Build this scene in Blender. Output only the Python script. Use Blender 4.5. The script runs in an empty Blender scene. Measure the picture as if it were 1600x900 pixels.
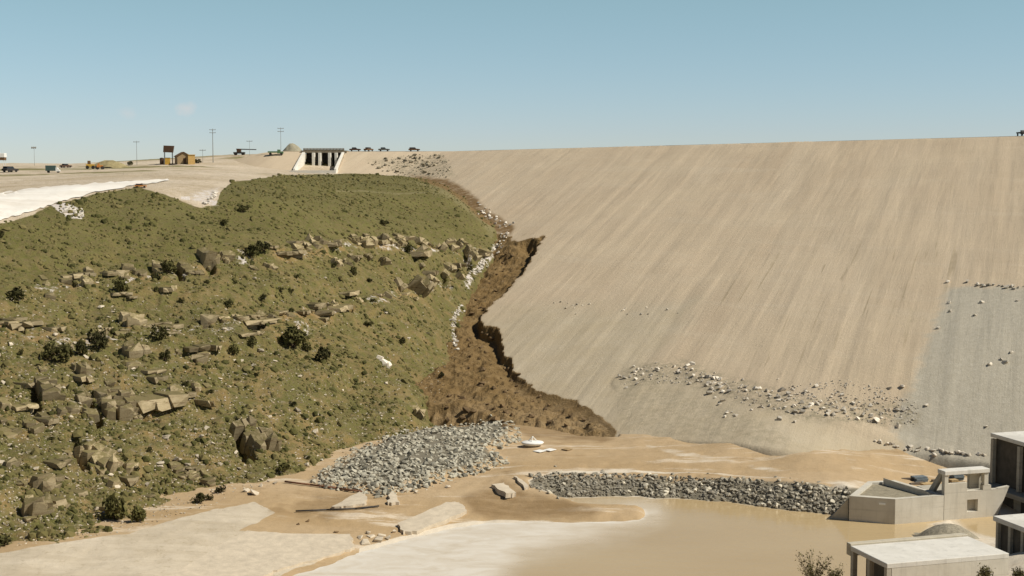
import bpy, bmesh, math, random
import numpy as np
from mathutils import Vector, Matrix
from mathutils.bvhtree import BVHTree

random.seed(7); RNG = np.random.default_rng(7)
SC = bpy.context.scene
COL = SC.collection
PI = math.pi

# ------------------------------------------------------------------ camera
F = 2200.0                      # focal length in 1600-wide pixels
PITCH = math.atan(175 / F)
CP, SP = math.cos(PITCH), math.sin(PITCH)
cam_d = bpy.data.cameras.new('camera'); cam = bpy.data.objects.new('camera', cam_d); COL.objects.link(cam)
cam_d.sensor_width = 36; cam_d.lens = 36 * F / 1600; cam_d.clip_start = .5; cam_d.clip_end = 30000
cam.location = (0, 0, 0); cam.rotation_euler = (PI / 2 - PITCH, 0, 0)
SC.camera = cam

def ray(px, py):
    u = (px - 800) / F; v = -(py - 450) / F
    return np.array([u, CP + v * SP, -SP + v * CP])
def at(px, py, D):
    d = ray(px, py); return d * (D / d[1])
def at_z(px, py, z):
    d = ray(px, py); return d * (z / d[2])
def project(X, Y, Z):
    w = Y * CP - Z * SP
    v = (Y * SP + Z * CP) / w
    return 800 + F * X / w, 450 - F * v

# ------------------------------------------------------------------ noise and masks (numpy)
def _h(ix, iy, s):
    n = (ix.astype(np.int64) * 374761393 + iy.astype(np.int64) * 668265263 + s * 974634777) & 0xffffffff
    n = ((n ^ (n >> 13)) * 1274126177) & 0xffffffff
    n = n ^ (n >> 16)
    return (n & 0xffffff) / float(0xffffff)
def vnoise(x, y, s=0):
    xi = np.floor(x); yi = np.floor(y); fx = x - xi; fy = y - yi
    fx = fx * fx * (3 - 2 * fx); fy = fy * fy * (3 - 2 * fy)
    a = _h(xi, yi, s); b = _h(xi + 1, yi, s); c = _h(xi, yi + 1, s); d = _h(xi + 1, yi + 1, s)
    return (a * (1 - fx) + b * fx) * (1 - fy) + (c * (1 - fx) + d * fx) * fy
def fbm(x, y, o=4, s=0):
    r = 0; a = 1; t = 0
    for k in range(o):
        r = r + a * vnoise(x, y, s + k); t += a; a *= .5; x = x * 2.03 + 11.3; y = y * 2.03 + 5.7
    return r / t
def sstep(x, a, b):
    t = np.clip((x - a) / (b - a), 0, 1); return t * t * (3 - 2 * t)
def sdpoly(x, y, poly):
    """signed distance (negative inside) to a polygon"""
    P = np.array(poly, float); n = len(P)
    x = np.asarray(x, float); y = np.asarray(y, float)
    d = np.full(x.shape, 1e18); ins = np.zeros(x.shape, bool)
    for i in range(n):
        ax, ay = P[i]; bx, by = P[(i + 1) % n]
        ex, ey = bx - ax, by - ay
        t = np.clip(((x - ax) * ex + (y - ay) * ey) / (ex * ex + ey * ey + 1e-12), 0, 1)
        d = np.minimum(d, (x - ax - t * ex) ** 2 + (y - ay - t * ey) ** 2)
        c = (ay > y) != (by > y)
        if by != ay:
            ins ^= c & (x < (bx - ax) * (y - ay) / (by - ay) + ax)
    d = np.sqrt(d)
    return np.where(ins, -d, d)

# ------------------------------------------------------------------ node materials
class NM:
    def __init__(s, name, rough=.92, coord='Object', spec=.2):
        s.m = bpy.data.materials.new(name); s.m.use_nodes = True
        s.t = s.m.node_tree; s.N = s.t.nodes; s.L = s.t.links
        s.b = s.N['Principled BSDF']; s.b.inputs['Roughness'].default_value = rough
        s.b.inputs['Specular IOR Level'].default_value = spec
        tc = s.N.new('ShaderNodeTexCoord'); s.co = tc.outputs[coord]
    def n(s, typ, **kw):
        q = s.N.new(typ)
        for k, v in kw.items(): setattr(q, k, v)
        return q
    def put(s, sock, v):
        if hasattr(v, 'is_output') or isinstance(v, bpy.types.NodeSocket): s.L.new(v, sock)
        elif isinstance(v, (tuple, list)) and len(v) == 3 and sock.type == 'RGBA': sock.default_value = (*v, 1)
        else: sock.default_value = v
    def scale(s, sc, co=None, rot=(0, 0, 0)):
        q = s.n('ShaderNodeMapping'); s.L.new(co or s.co, q.inputs['Vector'])
        q.inputs['Scale'].default_value = sc; q.inputs['Rotation'].default_value = rot
        return q.outputs[0]
    def noise(s, sc, det=4, rough=.6, co=None, dist=0):
        q = s.n('ShaderNodeTexNoise'); s.L.new(co or s.co, q.inputs['Vector'])
        q.inputs['Scale'].default_value = sc; q.inputs['Detail'].default_value = det
        q.inputs['Roughness'].default_value = rough; q.inputs['Distortion'].default_value = dist
        return q.outputs['Fac']
    def vor(s, sc, co=None, out='Distance', feat='F1'):
        q = s.n('ShaderNodeTexVoronoi'); q.feature = feat; s.L.new(co or s.co, q.inputs['Vector'])
        q.inputs['Scale'].default_value = sc; return q.outputs[out]
    def rng(s, v, a, b, c=0., d=1.):
        q = s.n('ShaderNodeMapRange'); q.clamp = True; s.put(q.inputs[0], v)
        for i, k in enumerate((a, b, c, d)): q.inputs[i + 1].default_value = k
        return q.outputs[0]
    def mix(s, f, a, b, mode='MIX'):
        q = s.n('ShaderNodeMix', data_type='RGBA', blend_type=mode)
        s.put(q.inputs[0], f); s.put(q.inputs[6], a); s.put(q.inputs[7], b); return q.outputs[2]
    def math(s, op, a, b=0.):
        q = s.n('ShaderNodeMath', operation=op); s.put(q.inputs[0], a); s.put(q.inputs[1], b); return q.outputs[0]
    def attr(s, name):
        q = s.n('ShaderNodeAttribute', attribute_name=name); return q.outputs['Fac']
    def rand(s):
        return s.n('ShaderNodeObjectInfo').outputs['Random']
    def bump(s, h, st=.5, d=.1):
        q = s.n('ShaderNodeBump'); s.put(q.inputs['Height'], h)
        q.inputs['Strength'].default_value = st; q.inputs['Distance'].default_value = d
        s.L.new(q.outputs[0], s.b.inputs['Normal'])
    def done(s, col):
        s.put(s.b.inputs['Base Color'], col); return s.m

def plain(name, c, rough=.8, var=.25, sc=3., rnd=0., bump=.0, metal=0.):
    k = NM(name, rough)
    d = tuple(x * (1 - var) for x in c); e = tuple(min(1, x * (1 + var)) for x in c)
    col = k.mix(k.rng(k.noise(sc, 5, .65), .3, .7), d, e)
    if rnd: 
        r = k.rng(k.rand(), 0, 1, 1 - rnd, 1 + rnd)
        col = k.mix(1., col, k.n('ShaderNodeCombineColor').outputs[0], 'MULTIPLY') if False else _mulv(k, col, r)
    if bump: k.bump(k.noise(sc * 4, 5, .7), bump, .1)
    k.b.inputs['Metallic'].default_value = metal
    return k.done(col)
def _mulv(k, col, v):
    q = k.n('ShaderNodeVectorMath', operation='SCALE'); k.L.new(col, q.inputs[0]); k.L.new(v, q.inputs['Scale'])
    return q.outputs[0]

# ------------------------------------------------------------------ object helpers
def link(name, me, parent=None):
    o = bpy.data.objects.new(name, me); COL.objects.link(o)
    if parent is not None: o.parent = parent
    return o
def tag(o, label, cat, group=None):
    o['label'] = label; o['category'] = cat
    if group: o['group'] = group
    return o
def thing(name, label, cat, loc=(0, 0, 0), rz=0., group=None):
    o = link(name, None); o.location = [float(v) for v in loc]; o.rotation_euler = (0, 0, rz); o.empty_display_size = .3
    return tag(o, label, cat, group)
def struct(o, kind='structure'):
    o['kind'] = kind; return o
def np_mesh(name, V, Fc, mats, smooth=False, attrs=None, mi=None, uv=None):
    V = np.asarray(V, np.float32); Fc = np.asarray(Fc, np.int32); k = Fc.shape[1]
    me = bpy.data.meshes.new(name)
    me.vertices.add(len(V)); me.vertices.foreach_set('co', V.ravel())
    me.loops.add(Fc.size); me.loops.foreach_set('vertex_index', Fc.ravel())
    me.polygons.add(len(Fc)); me.polygons.foreach_set('loop_start', np.arange(0, Fc.size, k, dtype=np.int32))
    try: me.polygons.foreach_set('loop_total', np.full(len(Fc), k, np.int32))
    except Exception: pass
    me.polygons.foreach_set('use_smooth', np.full(len(Fc), smooth, bool))
    if not isinstance(mats, (list, tuple)): mats = [mats]
    for m in mats: me.materials.append(m)
    if mi is not None: me.polygons.foreach_set('material_index', np.asarray(mi, np.int32))
    for a, v in (attrs or {}).items():
        q = me.attributes.new(a, 'FLOAT', 'POINT'); q.data.foreach_set('value', np.asarray(v, np.float32).ravel())
    me.update(calc_edges=True); me.validate()
    return me
def grid_faces(r, c):
    i = np.arange(r * c).reshape(r, c)
    return np.stack([i[:-1, :-1], i[:-1, 1:], i[1:, 1:], i[1:, :-1]], -1).reshape(-1, 4)

class B:
    """collects primitive shapes into one mesh"""
    def __init__(s): s.bm = bmesh.new()
    def box(s, cx, cy, cz, sx, sy, sz, rz=0., bev=0., M=None):
        m = Matrix.Translation((cx, cy, cz)) @ Matrix.Rotation(rz, 4, 'Z')
        if M is not None: m = m @ M
        r = bmesh.ops.create_cube(s.bm, size=1., matrix=m @ Matrix.Diagonal((sx, sy, sz, 1)))
        if bev:
            es = list({e for v in r['verts'] for e in v.link_edges})
            bmesh.ops.bevel(s.bm, geom=es, offset=bev, segments=1, affect='EDGES', profile=.5)
        return s
    def tube(s, p, q, r0, r1=None, n=8):
        p, q = Vector(p), Vector(q); d = q - p
        m = Matrix.Translation((p + q) / 2) @ d.to_track_quat('Z', 'Y').to_matrix().to_4x4()
        bmesh.ops.create_cone(s.bm, cap_ends=True, segments=n, radius1=r0, radius2=r0 if r1 is None else r1, depth=d.length, matrix=m)
        return s
    def prism(s, pts, off):
        """closed prism: planar loop of 3D points pushed along a vector"""
        off = Vector(off)
        a = [s.bm.verts.new(Vector(p)) for p in pts]; b = [s.bm.verts.new(Vector(p) + off) for p in pts]
        n = len(a)
        s.bm.faces.new(a[::-1]); s.bm.faces.new(b)
        for i in range(n): s.bm.faces.new((a[i], a[(i + 1) % n], b[(i + 1) % n], b[i]))
        return s
    def hull(s, pts):
        vs = [s.bm.verts.new(p) for p in pts]
        r = bmesh.ops.convex_hull(s.bm, input=vs)
        g = [v for v in vs if v.is_valid and not v.link_faces]
        for v in g: s.bm.verts.remove(v)
        return s
    def obj(s, name, m, parent=None, smooth=False):
        bmesh.ops.recalc_face_normals(s.bm, faces=s.bm.faces)
        me = bpy.data.meshes.new(name); s.bm.to_mesh(me); s.bm.free()
        if not isinstance(m, (list, tuple)): m = [m]
        for q in m: me.materials.append(q)
        if smooth: me.polygons.foreach_set('use_smooth', [True] * len(me.polygons))
        return link(name, me, parent)
def copy_tree(o, parent=None):
    c = o.copy(); COL.objects.link(c); c.parent = parent
    for ch in list(o.children): copy_tree(ch, c)
    return c

# ------------------------------------------------------------------ terrain functions
CREST = 7.5; SLOPE = .311
P0 = at(1600, 213, 266)[:2]; P1 = at(700, 237, 434)[:2]
P0 = np.array([96.8, 266.]); P1 = np.array([-19.7, 434.])
dirc = (P1 - P0) / np.linalg.norm(P1 - P0); nrm = np.array([-dirc[1], dirc[0]])
if nrm[1] > 0: nrm = -nrm
CH_X0, CH_X1 = -63.6, -51.6      # spillway channel
def dam_raw(X, Y):
    d1 = (X - P0[0]) * nrm[0] + (Y - P0[1]) * nrm[1]
    z1 = CREST - SLOPE * d1
    z2 = CREST - SLOPE * (P1[1] - Y)
    k = 1.2
    z = np.maximum(z1, z2) + k * np.log1p(np.exp(-np.abs(z1 - z2) / k)) * .6
    return z, d1
def dam_z(X, Y):
    z, d1 = dam_raw(X, Y)
    ex = sstep(X, 27, 46) * sstep(-Y, -170, -149)
    return z - 5.5 * ex - 7 * sstep(-Y, -143, -135)
def dam_ray(px, py):
    d = ray(px, py); lo, hi = 90., 520.
    for _ in range(60):
        m = (lo + hi) / 2; p = d * (m / d[1])
        if p[2] > dam_z(np.float64(p[0]), np.float64(p[1])): lo = m
        else: hi = m
    return d * (lo / d[1])

def tps(P, S=100.):
    P = np.array(P, float); x = P[:, :2] / S; n = len(x)
    def ph(r2): return np.where(r2 > 0, r2 * np.log(r2 + 1e-20) * .5, 0)
    K = ph(((x[:, None] - x[None]) ** 2).sum(-1)) + np.eye(n) * 2e-4
    Q = np.hstack([np.ones((n, 1)), x])
    A = np.zeros((n + 3, n + 3)); A[:n, :n] = K; A[:n, n:] = Q; A[n:, :n] = Q.T
    w = np.linalg.solve(A, np.concatenate([P[:, 2], np.zeros(3)]))
    def f(X, Y):
        X = np.asarray(X, float) / S; Y = np.asarray(Y, float) / S
        r = w[n] + w[n + 1] * X + w[n + 2] * Y
        for i in range(n): r = r + w[i] * ph((X - x[i, 0]) ** 2 + (Y - x[i, 1]) ** 2)
        return r
    return f

hill_pts = [(-250, 930, 105), (-250, 700, 125), (-250, 500, 152), (-250, 400, 170), (-250, 375, 182), (-250, 305, 232), (-250, 266, 420), (-250, 257, 620),
    (0, 862, 119), (0, 780, 126.5), (0, 700, 137), (0, 600, 150), (0, 500, 165), (0, 400, 182), (0, 347, 192), (0, 302, 235), (0, 282, 320), (0, 266, 420), (0, 255, 620),
    (200, 835, 125), (200, 700, 144), (200, 600, 158), (200, 500, 175), (200, 400, 193), (200, 330, 210), (210, 290, 228), (200, 272, 330), (200, 261, 420), (200, 257, 620),
    (440, 748, 146.5), (440, 650, 161), (440, 560, 176), (440, 500, 188), (440, 400, 207), (440, 320, 232), (440, 280, 275), (440, 270, 380), (440, 266, 414), (430, 244, 446), (400, 241, 480),
    (330, 325, 222), (340, 292, 245), (300, 262, 400), (340, 247, 500), (300, 254, 520), (320, 780, 139.5), (100, 850, 121.5),
    (560, 702, 162), (560, 600, 180), (560, 500, 205), (560, 400, 235), (560, 320, 275), (560, 285, 325), (540, 270, 413), (500, 272, 390), (480, 268, 416),
    (650, 668, 171), (650, 600, 187), (650, 500, 215), (650, 400, 248), (650, 330, 292), (640, 290, 350)]
HP = [at(*p) for p in hill_pts]
groin = [(622, 274), (665, 280), (700, 291), (730, 312), (755, 336), (776, 356), (768, 392), (745, 430), (722, 480), (712, 525), (714, 560), (702, 610), (678, 645)]
for g in groin:
    p = dam_ray(*g); HP.append(p)
for g in groin[3:]:
    p = dam_ray(*g); HP.append(p + np.array([7, -2, -6.]))
for X, Y, Z in [(-400, 300, -2), (-400, 620, 8), (-260, 120, -8), (-100, 800, 4), (-300, 800, 4), (-500, 800, 4), (60, 300, -30), (40, 220, -50), (-20, 470, 3), (10, 440, -4)]:
    HP.append(np.array([X, Y, Z], float))
hill_s = tps(HP)
GROIN_R = [(g[0] + 1, g[1]) for g in groin] + [(672, 665), (640, 720), (1200, 720), (1200, 274)]
def hill_z(X, Y, detail=True):
    z = hill_s(X, Y)
    if detail:
        face = sstep(-z, 1, 7) * sstep(-Y, -420, -300)
        z = z + (fbm(X / 9, Y / 9, 3, 5) - .5) * 1.6 * face + (fbm(X / 2.6, Y / 2.6, 4, 9) - .5) * .9 * face * (.35 + 1.1 * sstep(-z, 5, 14))
        z = z + (fbm(X / 3, Y / 6, 3, 15) - .5) * .25
        # ledges in the rock beds
        t = (z + 2.2 * (fbm(X / 22, Y / 22, 3, 33) - .5)) / 4.6
        fr = t - np.floor(t)
        z = z + face * sstep(-z, 7, 12) * sstep(z, -31, -28) * (sstep(fr, .35, .65) - fr) * 1.5 * sstep(fbm(X / 8, Y / 8, 2, 71), .42, .62)
        z = z + .35 * (fbm(X / 14, Y / 30, 3, 77) - .5) * (1 - face)
    zd, _ = dam_raw(X, Y); qx, qy = project(X, Y, zd)
    sd = sdpoly(qx + (fbm(X / 5, Y / 5, 3, 88) - .5) * 16, qy, GROIN_R)
    z = z - np.clip(-sd * Y / F, 0, 14) * 1.5
    return z

WATER = -33.2
fl = [(0, 862, -31.9), (0, 905, -32.2), (-250, 900, -32.2), (200, 835, -31.9), (200, 895, -32.4), (380, 790, -31.8), (450, 750, -31.6), (500, 850, -32.7), (330, 905, -32.8), (430, 895, -33.0), (550, 860, -33.0),
    (620, 815, -32.7), (620, 770, -32.2), (700, 770, -32.1), (720, 815, -33.0), (650, 668, -31.3), (800, 662, -31.2), (750, 722, -31.5), (850, 700, -31.2), (940, 812, -33.05), (940, 795, -32.6), (830, 800, -32.8),
    (1000, 735, -31.3), (1200, 745, -31.2), (1320, 760, -31.0), (830, 742, -31.4), (920, 741, -31.35), (1100, 690, -30.9), (1000, 700, -31.1), (1200, 715, -30.8), (540, 790, -32.2), (440, 810, -32.2)]
FP = [at_z(*p) for p in fl]
for g in [(905, 676), (958, 677), (1050, 682), (1150, 690), (1250, 703), (1340, 702), (1400, 699)]:
    p = dam_ray(*g); FP.append(p)
for X, Y, Z in [(0, 3, -2.2), (-30, 3, -2.2), (40, 3, -2.2), (0, 30, -13), (40, 40, -16), (-40, 40, -16), (0, 70, -26), (-30, 75, -27.5), (28, 75, -24.5), (-10, 98, -34), (15, 98, -34), (20, 104, -34),
                (36, 97, -28.2), (39, 104, -28.6), (30, 93, -28.5), (24, 94, -29.5), (45, 110, -28.8), (39, 125, -32.6), (45, 128, -33.4), (50, 140, -34.), (62, 120, -31), (62, 150, -31), (70, 60, -17), (-70, 60, -24), (34, 118, -33.4), (46, 150, -32.),
                (42, 152, -31.3), (38, 146, -31.4), (-40, 210, -34), (-70, 150, -34), (0, 215, -34), (40, 180, -34)]:
    FP.append(np.array([X, Y, Z], float))
floor_s = tps(FP)
basin_px = [(385, 915), (470, 890), (570, 852), (700, 818), (770, 810), (880, 812), (935, 806), (950, 798), (905, 790), (860, 772), (825, 760), (822, 748), (850, 741), (1000, 741), (1150, 748), (1325, 762), (1400, 770), (1490, 786), (1484, 822), (1440, 846), (1335, 866), (1322, 915)]
def fray(px, py, f=None):
    f = f or floor_s
    d = ray(px, py); ts = np.linspace(40, 260, 900); P = d[None] * (ts / d[1])[:, None]
    z = f(P[:, 0], P[:, 1]); k = np.argmax(P[:, 2] < z); return P[k]
BAS = [fray(*p)[:2] for p in basin_px]
BANK_L = np.array([fray(*p)[:2] for p in [(820, 752), (850, 741), (1000, 741), (1150, 748), (1325, 762), (1400, 770)]])
def seg_dist(X, Y, L):
    d = np.full(np.shape(X), 1e9)
    for (ax, ay), (bx, by) in zip(L[:-1], L[1:]):
        ex, ey = bx - ax, by - ay
        t = np.clip(((X - ax) * ex + (Y - ay) * ey) / (ex * ex + ey * ey), 0, 1)
        d = np.minimum(d, np.hypot(X - ax - t * ex, Y - ay - t * ey))
    return d
PILE_PX = [(478, 752), (515, 735), (545, 713), (600, 690), (650, 676), (720, 671), (800, 665), (815, 676), (812, 690), (775, 705), (798, 722), (745, 742), (690, 754), (645, 768), (600, 777), (545, 768), (500, 762)]
PILE = [fray(*p)[:2] for p in PILE_PX]
TOE = np.array([(880, 676), (958, 678), (1050, 683), (1150, 690), (1250, 701), (1340, 704), (1400, 702), (1460, 708), (1545, 718), (1700, 730)], float)
def floor_z(X, Y, detail=True):
    z = floor_s(X, Y)
    sd = sdpoly(X, Y, BAS) + (fbm(X / 2.5, Y / 4, 4, 19) - .5) * 2.6
    bank = seg_dist(X, Y, BANK_L)
    ins = np.clip(-sd, 0, None)
    steep = sstep(-bank, -9, -6)
    steep = np.maximum(steep, sstep(X, 12, 16))
    zz = z - ins * .09 * (1 - steep) - np.minimum(ins * .55, 4.) * steep
    z = np.where(sd < 0, np.maximum(zz, -36.), z)
    z = z + .7 * sstep(-sdpoly(X, Y, PILE), -.3, 2.2)
    qx, qy = project(X, Y, floor_s(X, Y))
    z = z - 5 * sstep(-sdpoly(qx, qy, [(560, 672), (640, 667), (720, 664), (800, 660), (860, 668), (905, 678), (965, 681), (965, 500), (560, 500)]), -2, 10)
    z = z - 5 * sstep(np.interp(qx, TOE[:, 0], TOE[:, 1]) - qy + (fbm(X / 3, Y / 3, 3, 23) - .5) * 7, 1, 12) * sstep(qx, 900, 960)
    if detail:
        z = z + (fbm(X / 5, Y / 9, 3, 21) - .5) * .35 + (fbm(X / 1.2, Y / 1.2, 3, 29) - .5) * .13
    return z

# ------------------------------------------------------------------ terrain materials
def mat_hill():
    k = NM('dry_grass_hillside', .95)
    g = k.mix(k.rng(k.noise(.12, 4, .6), .35, .65), (.124, .118, .031), (.168, .153, .048))
    g = k.mix(k.rng(k.noise(1.1, 5, .7), .42, .62), g, (.165, .132, .056))
    g = k.mix(k.rng(k.noise(3.2, 3, .7), .56, .70), g, (.048, .046, .014))
    soil = k.mix(k.rng(k.noise(.9, 5, .7), .3, .7), (.31, .185, .066), (.38, .27, .135))
    stone = k.mix(k.rng(k.noise(2.6, 4, .7), .3, .7), (.26, .215, .14), (.42, .36, .26))
    rocky = k.attr('rocky')
    sm = k.math('MULTIPLY', k.rng(k.noise(.28, 6, .72), .46, .60), rocky)
    c = k.mix(k.math('MULTIPLY', sm, .58), g, soil)
    st = k.math('MULTIPLY', k.rng(k.noise(.8, 6, .8, k.scale((1, 1, 3))), .56, .66), k.rng(rocky, 0, 1, .12, .8))
    c = k.mix(st, c, stone)
    c = k.mix(k.attr('pale'), c, k.mix(k.rng(k.noise(1.5, 6, .75), .4, .6), (.27, .225, .115), (.18, .16, .07)))
    bare = k.mix(k.rng(k.noise(.07, 6, .7, k.scale((.5, 1.4, 1))), .35, .65), (.48, .385, .26), (.64, .54, .41))
    bare = k.mix(k.rng(k.noise(.9, 5, .75), .5, .75), bare, (.36, .27, .15))
    bare = k.mix(k.math('MULTIPLY', k.rng(k.noise(.035, 4, .6, k.scale((.5, 1.2, 1))), .53, .60), k.attr('far')), bare, (.21, .185, .075))
    c = k.mix(k.rng(k.math('ADD', k.attr('bare'), k.rng(k.noise(.6, 5, .7), .2, .8, -.3, .3)), .4, .6), c, bare)
    c = k.mix(k.rng(k.math('ADD', k.attr('scree'), k.rng(k.noise(.9, 5, .75), .2, .8, -.5, .5)), .4, .6), c, k.mix(k.noise(2.2, 4, .7), (.5, .43, .36), (.78, .72, .66)))
    c = k.mix(k.attr('brown'), c, (.19, .118, .050))
    k.bump(k.math('ADD', k.noise(1.7, 6, .75), k.math('MULTIPLY', k.noise(6, 3, .7), .5)), .9, .35)
    return k.done(c)
def mat_dam():
    k = NM('compacted_fill', .95)
    uv = k.n('ShaderNodeCombineXYZ')
    k.L.new(k.attr('du'), uv.inputs[0]); k.L.new(k.attr('dv'), uv.inputs[1]); uv = uv.outputs[0]
    st = k.noise(1., 6, .75, k.scale((1.2, .05, 1), uv), .5)
    st2 = k.noise(1., 4, .65, k.scale((.11, .012, 1), uv), .3)
    c = k.mix(k.rng(st2, .25, .75), (.475, .370, .250), (.532, .432, .304))
    c = k.mix(k.math('MULTIPLY', k.rng(st, .5, .72), .34), c, (.41, .33, .215))
    c = k.mix(k.math('MULTIPLY', k.rng(k.noise(1., 3, .6, k.scale((.95, .03, 1), uv), .6), .61, .67), k.attr('tracks')), c, (.33, .26, .165))
    c = k.mix(k.rng(k.noise(.035, 5, .65), .45, .7), c, (.53, .425, .29))
    uw = k.n('ShaderNodeCombineXYZ'); k.L.new(k.attr('dc'), uw.inputs[0]); k.L.new(k.attr('dw'), uw.inputs[1])
    hs = k.noise(1., 5, .7, k.scale((.02, .16, 1), uw.outputs[0]), 1.)
    c = k.mix(k.math('MULTIPLY', k.rng(hs, .5, .68), .35), c, (.56, .47, .34))
    c = k.mix(k.math('MULTIPLY', k.rng(k.noise(1.4, 6, .8), .5, .75), .5), c, (.39, .32, .215))
    lo = k.mix(k.rng(k.noise(.16, 6, .75), .35, .65), (.405, .340, .225), (.46, .40, .29))
    c = k.mix(k.attr('low'), c, lo)
    grey = k.mix(k.rng(k.noise(1.2, 6, .8), .35, .65), (.39, .348, .265), (.46, .415, .325))
    c = k.mix(k.rng(k.math('ADD', k.attr('grey'), k.rng(k.noise(.35, 5, .7), .2, .8, -.35, .35)), .3, .7), c, grey)
    c = k.mix(k.math('MULTIPLY', k.attr('rubble'), k.rng(k.noise(1.1, 5, .8), .42, .6)), c, (.30, .255, .17))
    c = k.mix(k.math('MULTIPLY', k.attr('brown'), k.rng(k.noise(.5, 5, .7), .25, .5)), c, (.19, .118, .050))
    k.bump(k.math('ADD', k.math('MULTIPLY', st, .8), k.noise(2.5, 5, .8)), .45, .22)
    return k.done(c)
def mat_gully():
    k = NM('wet_brown_earth', .9)
    c = k.mix(k.rng(k.noise(.22, 5, .7), .35, .65), (.168, .104, .038), (.235, .155, .064))
    c = k.mix(k.rng(k.noise(.8, 5, .75, k.scale((.6, .6, 2.5))), .52, .68), c, (.28, .19, .088))
    c = k.mix(k.rng(k.noise(1.2, 5, .8), .58, .70), c, (.085, .05, .02))
    sx_ = k.n('ShaderNodeSeparateXYZ'); k.L.new(k.co, sx_.inputs[0])
    c = k.mix(k.rng(sx_.outputs[2], -29.4, -31.2, 0, .6), c, k.mix(k.rng(k.noise(.35, 5, .7, k.scale((.5, 1.4, 1))), .4, .6), (.27, .18, .082), (.38, .272, .148)))
    c = k.mix(k.rng(k.noise(.6, 6, .8), .63, .70), c, (.33, .27, .18))
    k.bump(k.math('ADD', k.noise(.9, 6, .75), k.noise(3, 4, .75)), .8, .5)
    return k.done(c)
def mat_floor():
    k = NM('silt_and_mud', .9)
    c = k.mix(k.rng(k.noise(.09, 5, .65, k.scale((.35, 1.3, 1))), .35, .65), (.385, .268, .140), (.465, .342, .203))
    c = k.mix(k.rng(k.noise(.25, 6, .75, k.scale((.18, 1.4, 1)), .6), .56, .64), c, (.58, .48, .35))
    c = k.mix(k.rng(k.noise(.3, 6, .7, k.scale((.3, 1.2, 1)), 1.), .58, .70), c, (.33, .225, .115))
    c = k.mix(k.math('MULTIPLY', k.rng(k.noise(1.3, 5, .8), .5, .75), .45), c, (.31, .21, .11))
    road = k.mix(k.rng(k.noise(.3, 5, .7, k.scale((.35, 1.2, 1), rot=(0, 0, -.4)), .5), .35, .65), (.46, .385, .275), (.57, .49, .37))
    road = k.mix(k.rng(k.noise(1.1, 5, .8), .55, .75), road, (.35, .28, .18))
    c = k.mix(k.rng(k.math('ADD', k.attr('road'), k.rng(k.noise(.5, 5, .7), .2, .8, -.25, .25)), .4, .6), c, road)
    c = k.mix(k.rng(k.math('ADD', k.attr('pale'), k.rng(k.noise(.4, 5, .7, k.scale((.4, 1, 1))), .2, .8, -.5, .5)), .4, .7), c, (.62, .54, .42))
    c = k.mix(k.math('MULTIPLY', k.attr('wet'), k.rng(k.noise(.35, 6, .75, k.scale((.5, 1.3, 1))), .3, .6, .35, 1.)), c, (.215, .138, .062))
    c = k.mix(k.attr('rip'), c, k.mix(k.noise(1.5, 5, .7), (.11, .095, .065), (.25, .22, .16)))
    k.b.inputs['Roughness'].default_value = .85
    k.bump(k.noise(1.5, 6, .75), .5, .18)
    return k.done(c)
M_HILL, M_DAM, M_GUL, M_FLOOR = mat_hill(), mat_dam(), mat_gully(), mat_floor()

# ------------------------------------------------------------------ build the hillside
def geom(a, b, n): return a * (b / a) ** (np.linspace(0, 1, n))
Yr = np.concatenate([geom(95, 300, 430), geom(301.5, 470, 110), geom(474, 900, 60)])
Ac = np.concatenate([np.linspace(-.9, -.50, 30), np.linspace(-.497, .02, 460)])
A_, Y_ = np.meshgrid(Ac, Yr); X_ = A_ * Y_
Zs = hill_s(X_, Y_); Zh = hill_z(X_, Y_)
PX, PY = project(X_, Y_, Zs)
wob = (fbm(X_ / 6, Y_ / 9, 4, 55) - .5)
# clefts broken into the rock beds, each beside the rib that shades it
CLEFT = [([(346, 656), (367, 650), (402, 722), (384, 727)], 2.6), ([(132, 626), (143, 622), (164, 662), (152, 666)], 2.4), ([(106, 686), (119, 684), (141, 738), (127, 740)], 2.4), ([(44, 608), (58, 600), (66, 638), (50, 640)], 2.2),
    ([(383, 501), (412, 498), (414, 512), (390, 515)], 1.8), ([(227, 415), (238, 412), (249, 438), (240, 439)], 1.8), ([(267, 411), (278, 409), (289, 438), (280, 439)], 1.8), ([(312, 407), (334, 404), (338, 420), (328, 423)], 1.4),
    ([(676, 420), (690, 416), (707, 445), (696, 447)], 2.2), ([(716, 391), (728, 388), (739, 417), (731, 419)], 2.2), ([(503, 481), (530, 486), (548, 478), (550, 488), (528, 497)], 1.6), ([(640, 640), (660, 637), (663, 653), (648, 654)], 1.6),
    ([(213, 632), (232, 641), (250, 645), (252, 654), (226, 648)], 1.4), ([(98, 430), (110, 429), (124, 445), (117, 447)], 1.1), ([(640, 397), (652, 396), (654, 408), (644, 408)], 1.2), ([(312, 500), (328, 498), (330, 512), (318, 513)], 1.2), ([(20, 503), (38, 508), (40, 515), (24, 512)], 1.2),
    ([(620, 445), (628, 445), (634, 458), (628, 460)], 1.3), ([(444, 392), (452, 392), (460, 404), (452, 405)], 1.1), ([(22, 522), (34, 528), (46, 540), (36, 540)], 1.2), ([(188, 502), (200, 500), (202, 512), (192, 513)], 1.2)]
for P_, dp_ in CLEFT:
    sd_ = sdpoly(PX + (fbm(X_ / 1.5, Y_ / 1.5, 3, 57) - .5) * 9, PY + (fbm(X_ / 1.5, Y_ / 1.5, 3, 58) - .5) * 9, P_)
    Zh = Zh - dp_ * sstep(-sd_, -1.5, 3.5)
rim = np.interp(PX, [-900, -250, 0, 60, 100, 150, 215, 250, 285, 310, 337, 346, 362, 440, 560, 630, 700, 800], [520, 385, 352, 331, 317, 301, 291, 305, 317, 324, 322, 298, 285, 273, 270.5, 274, 280, 300])
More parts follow.
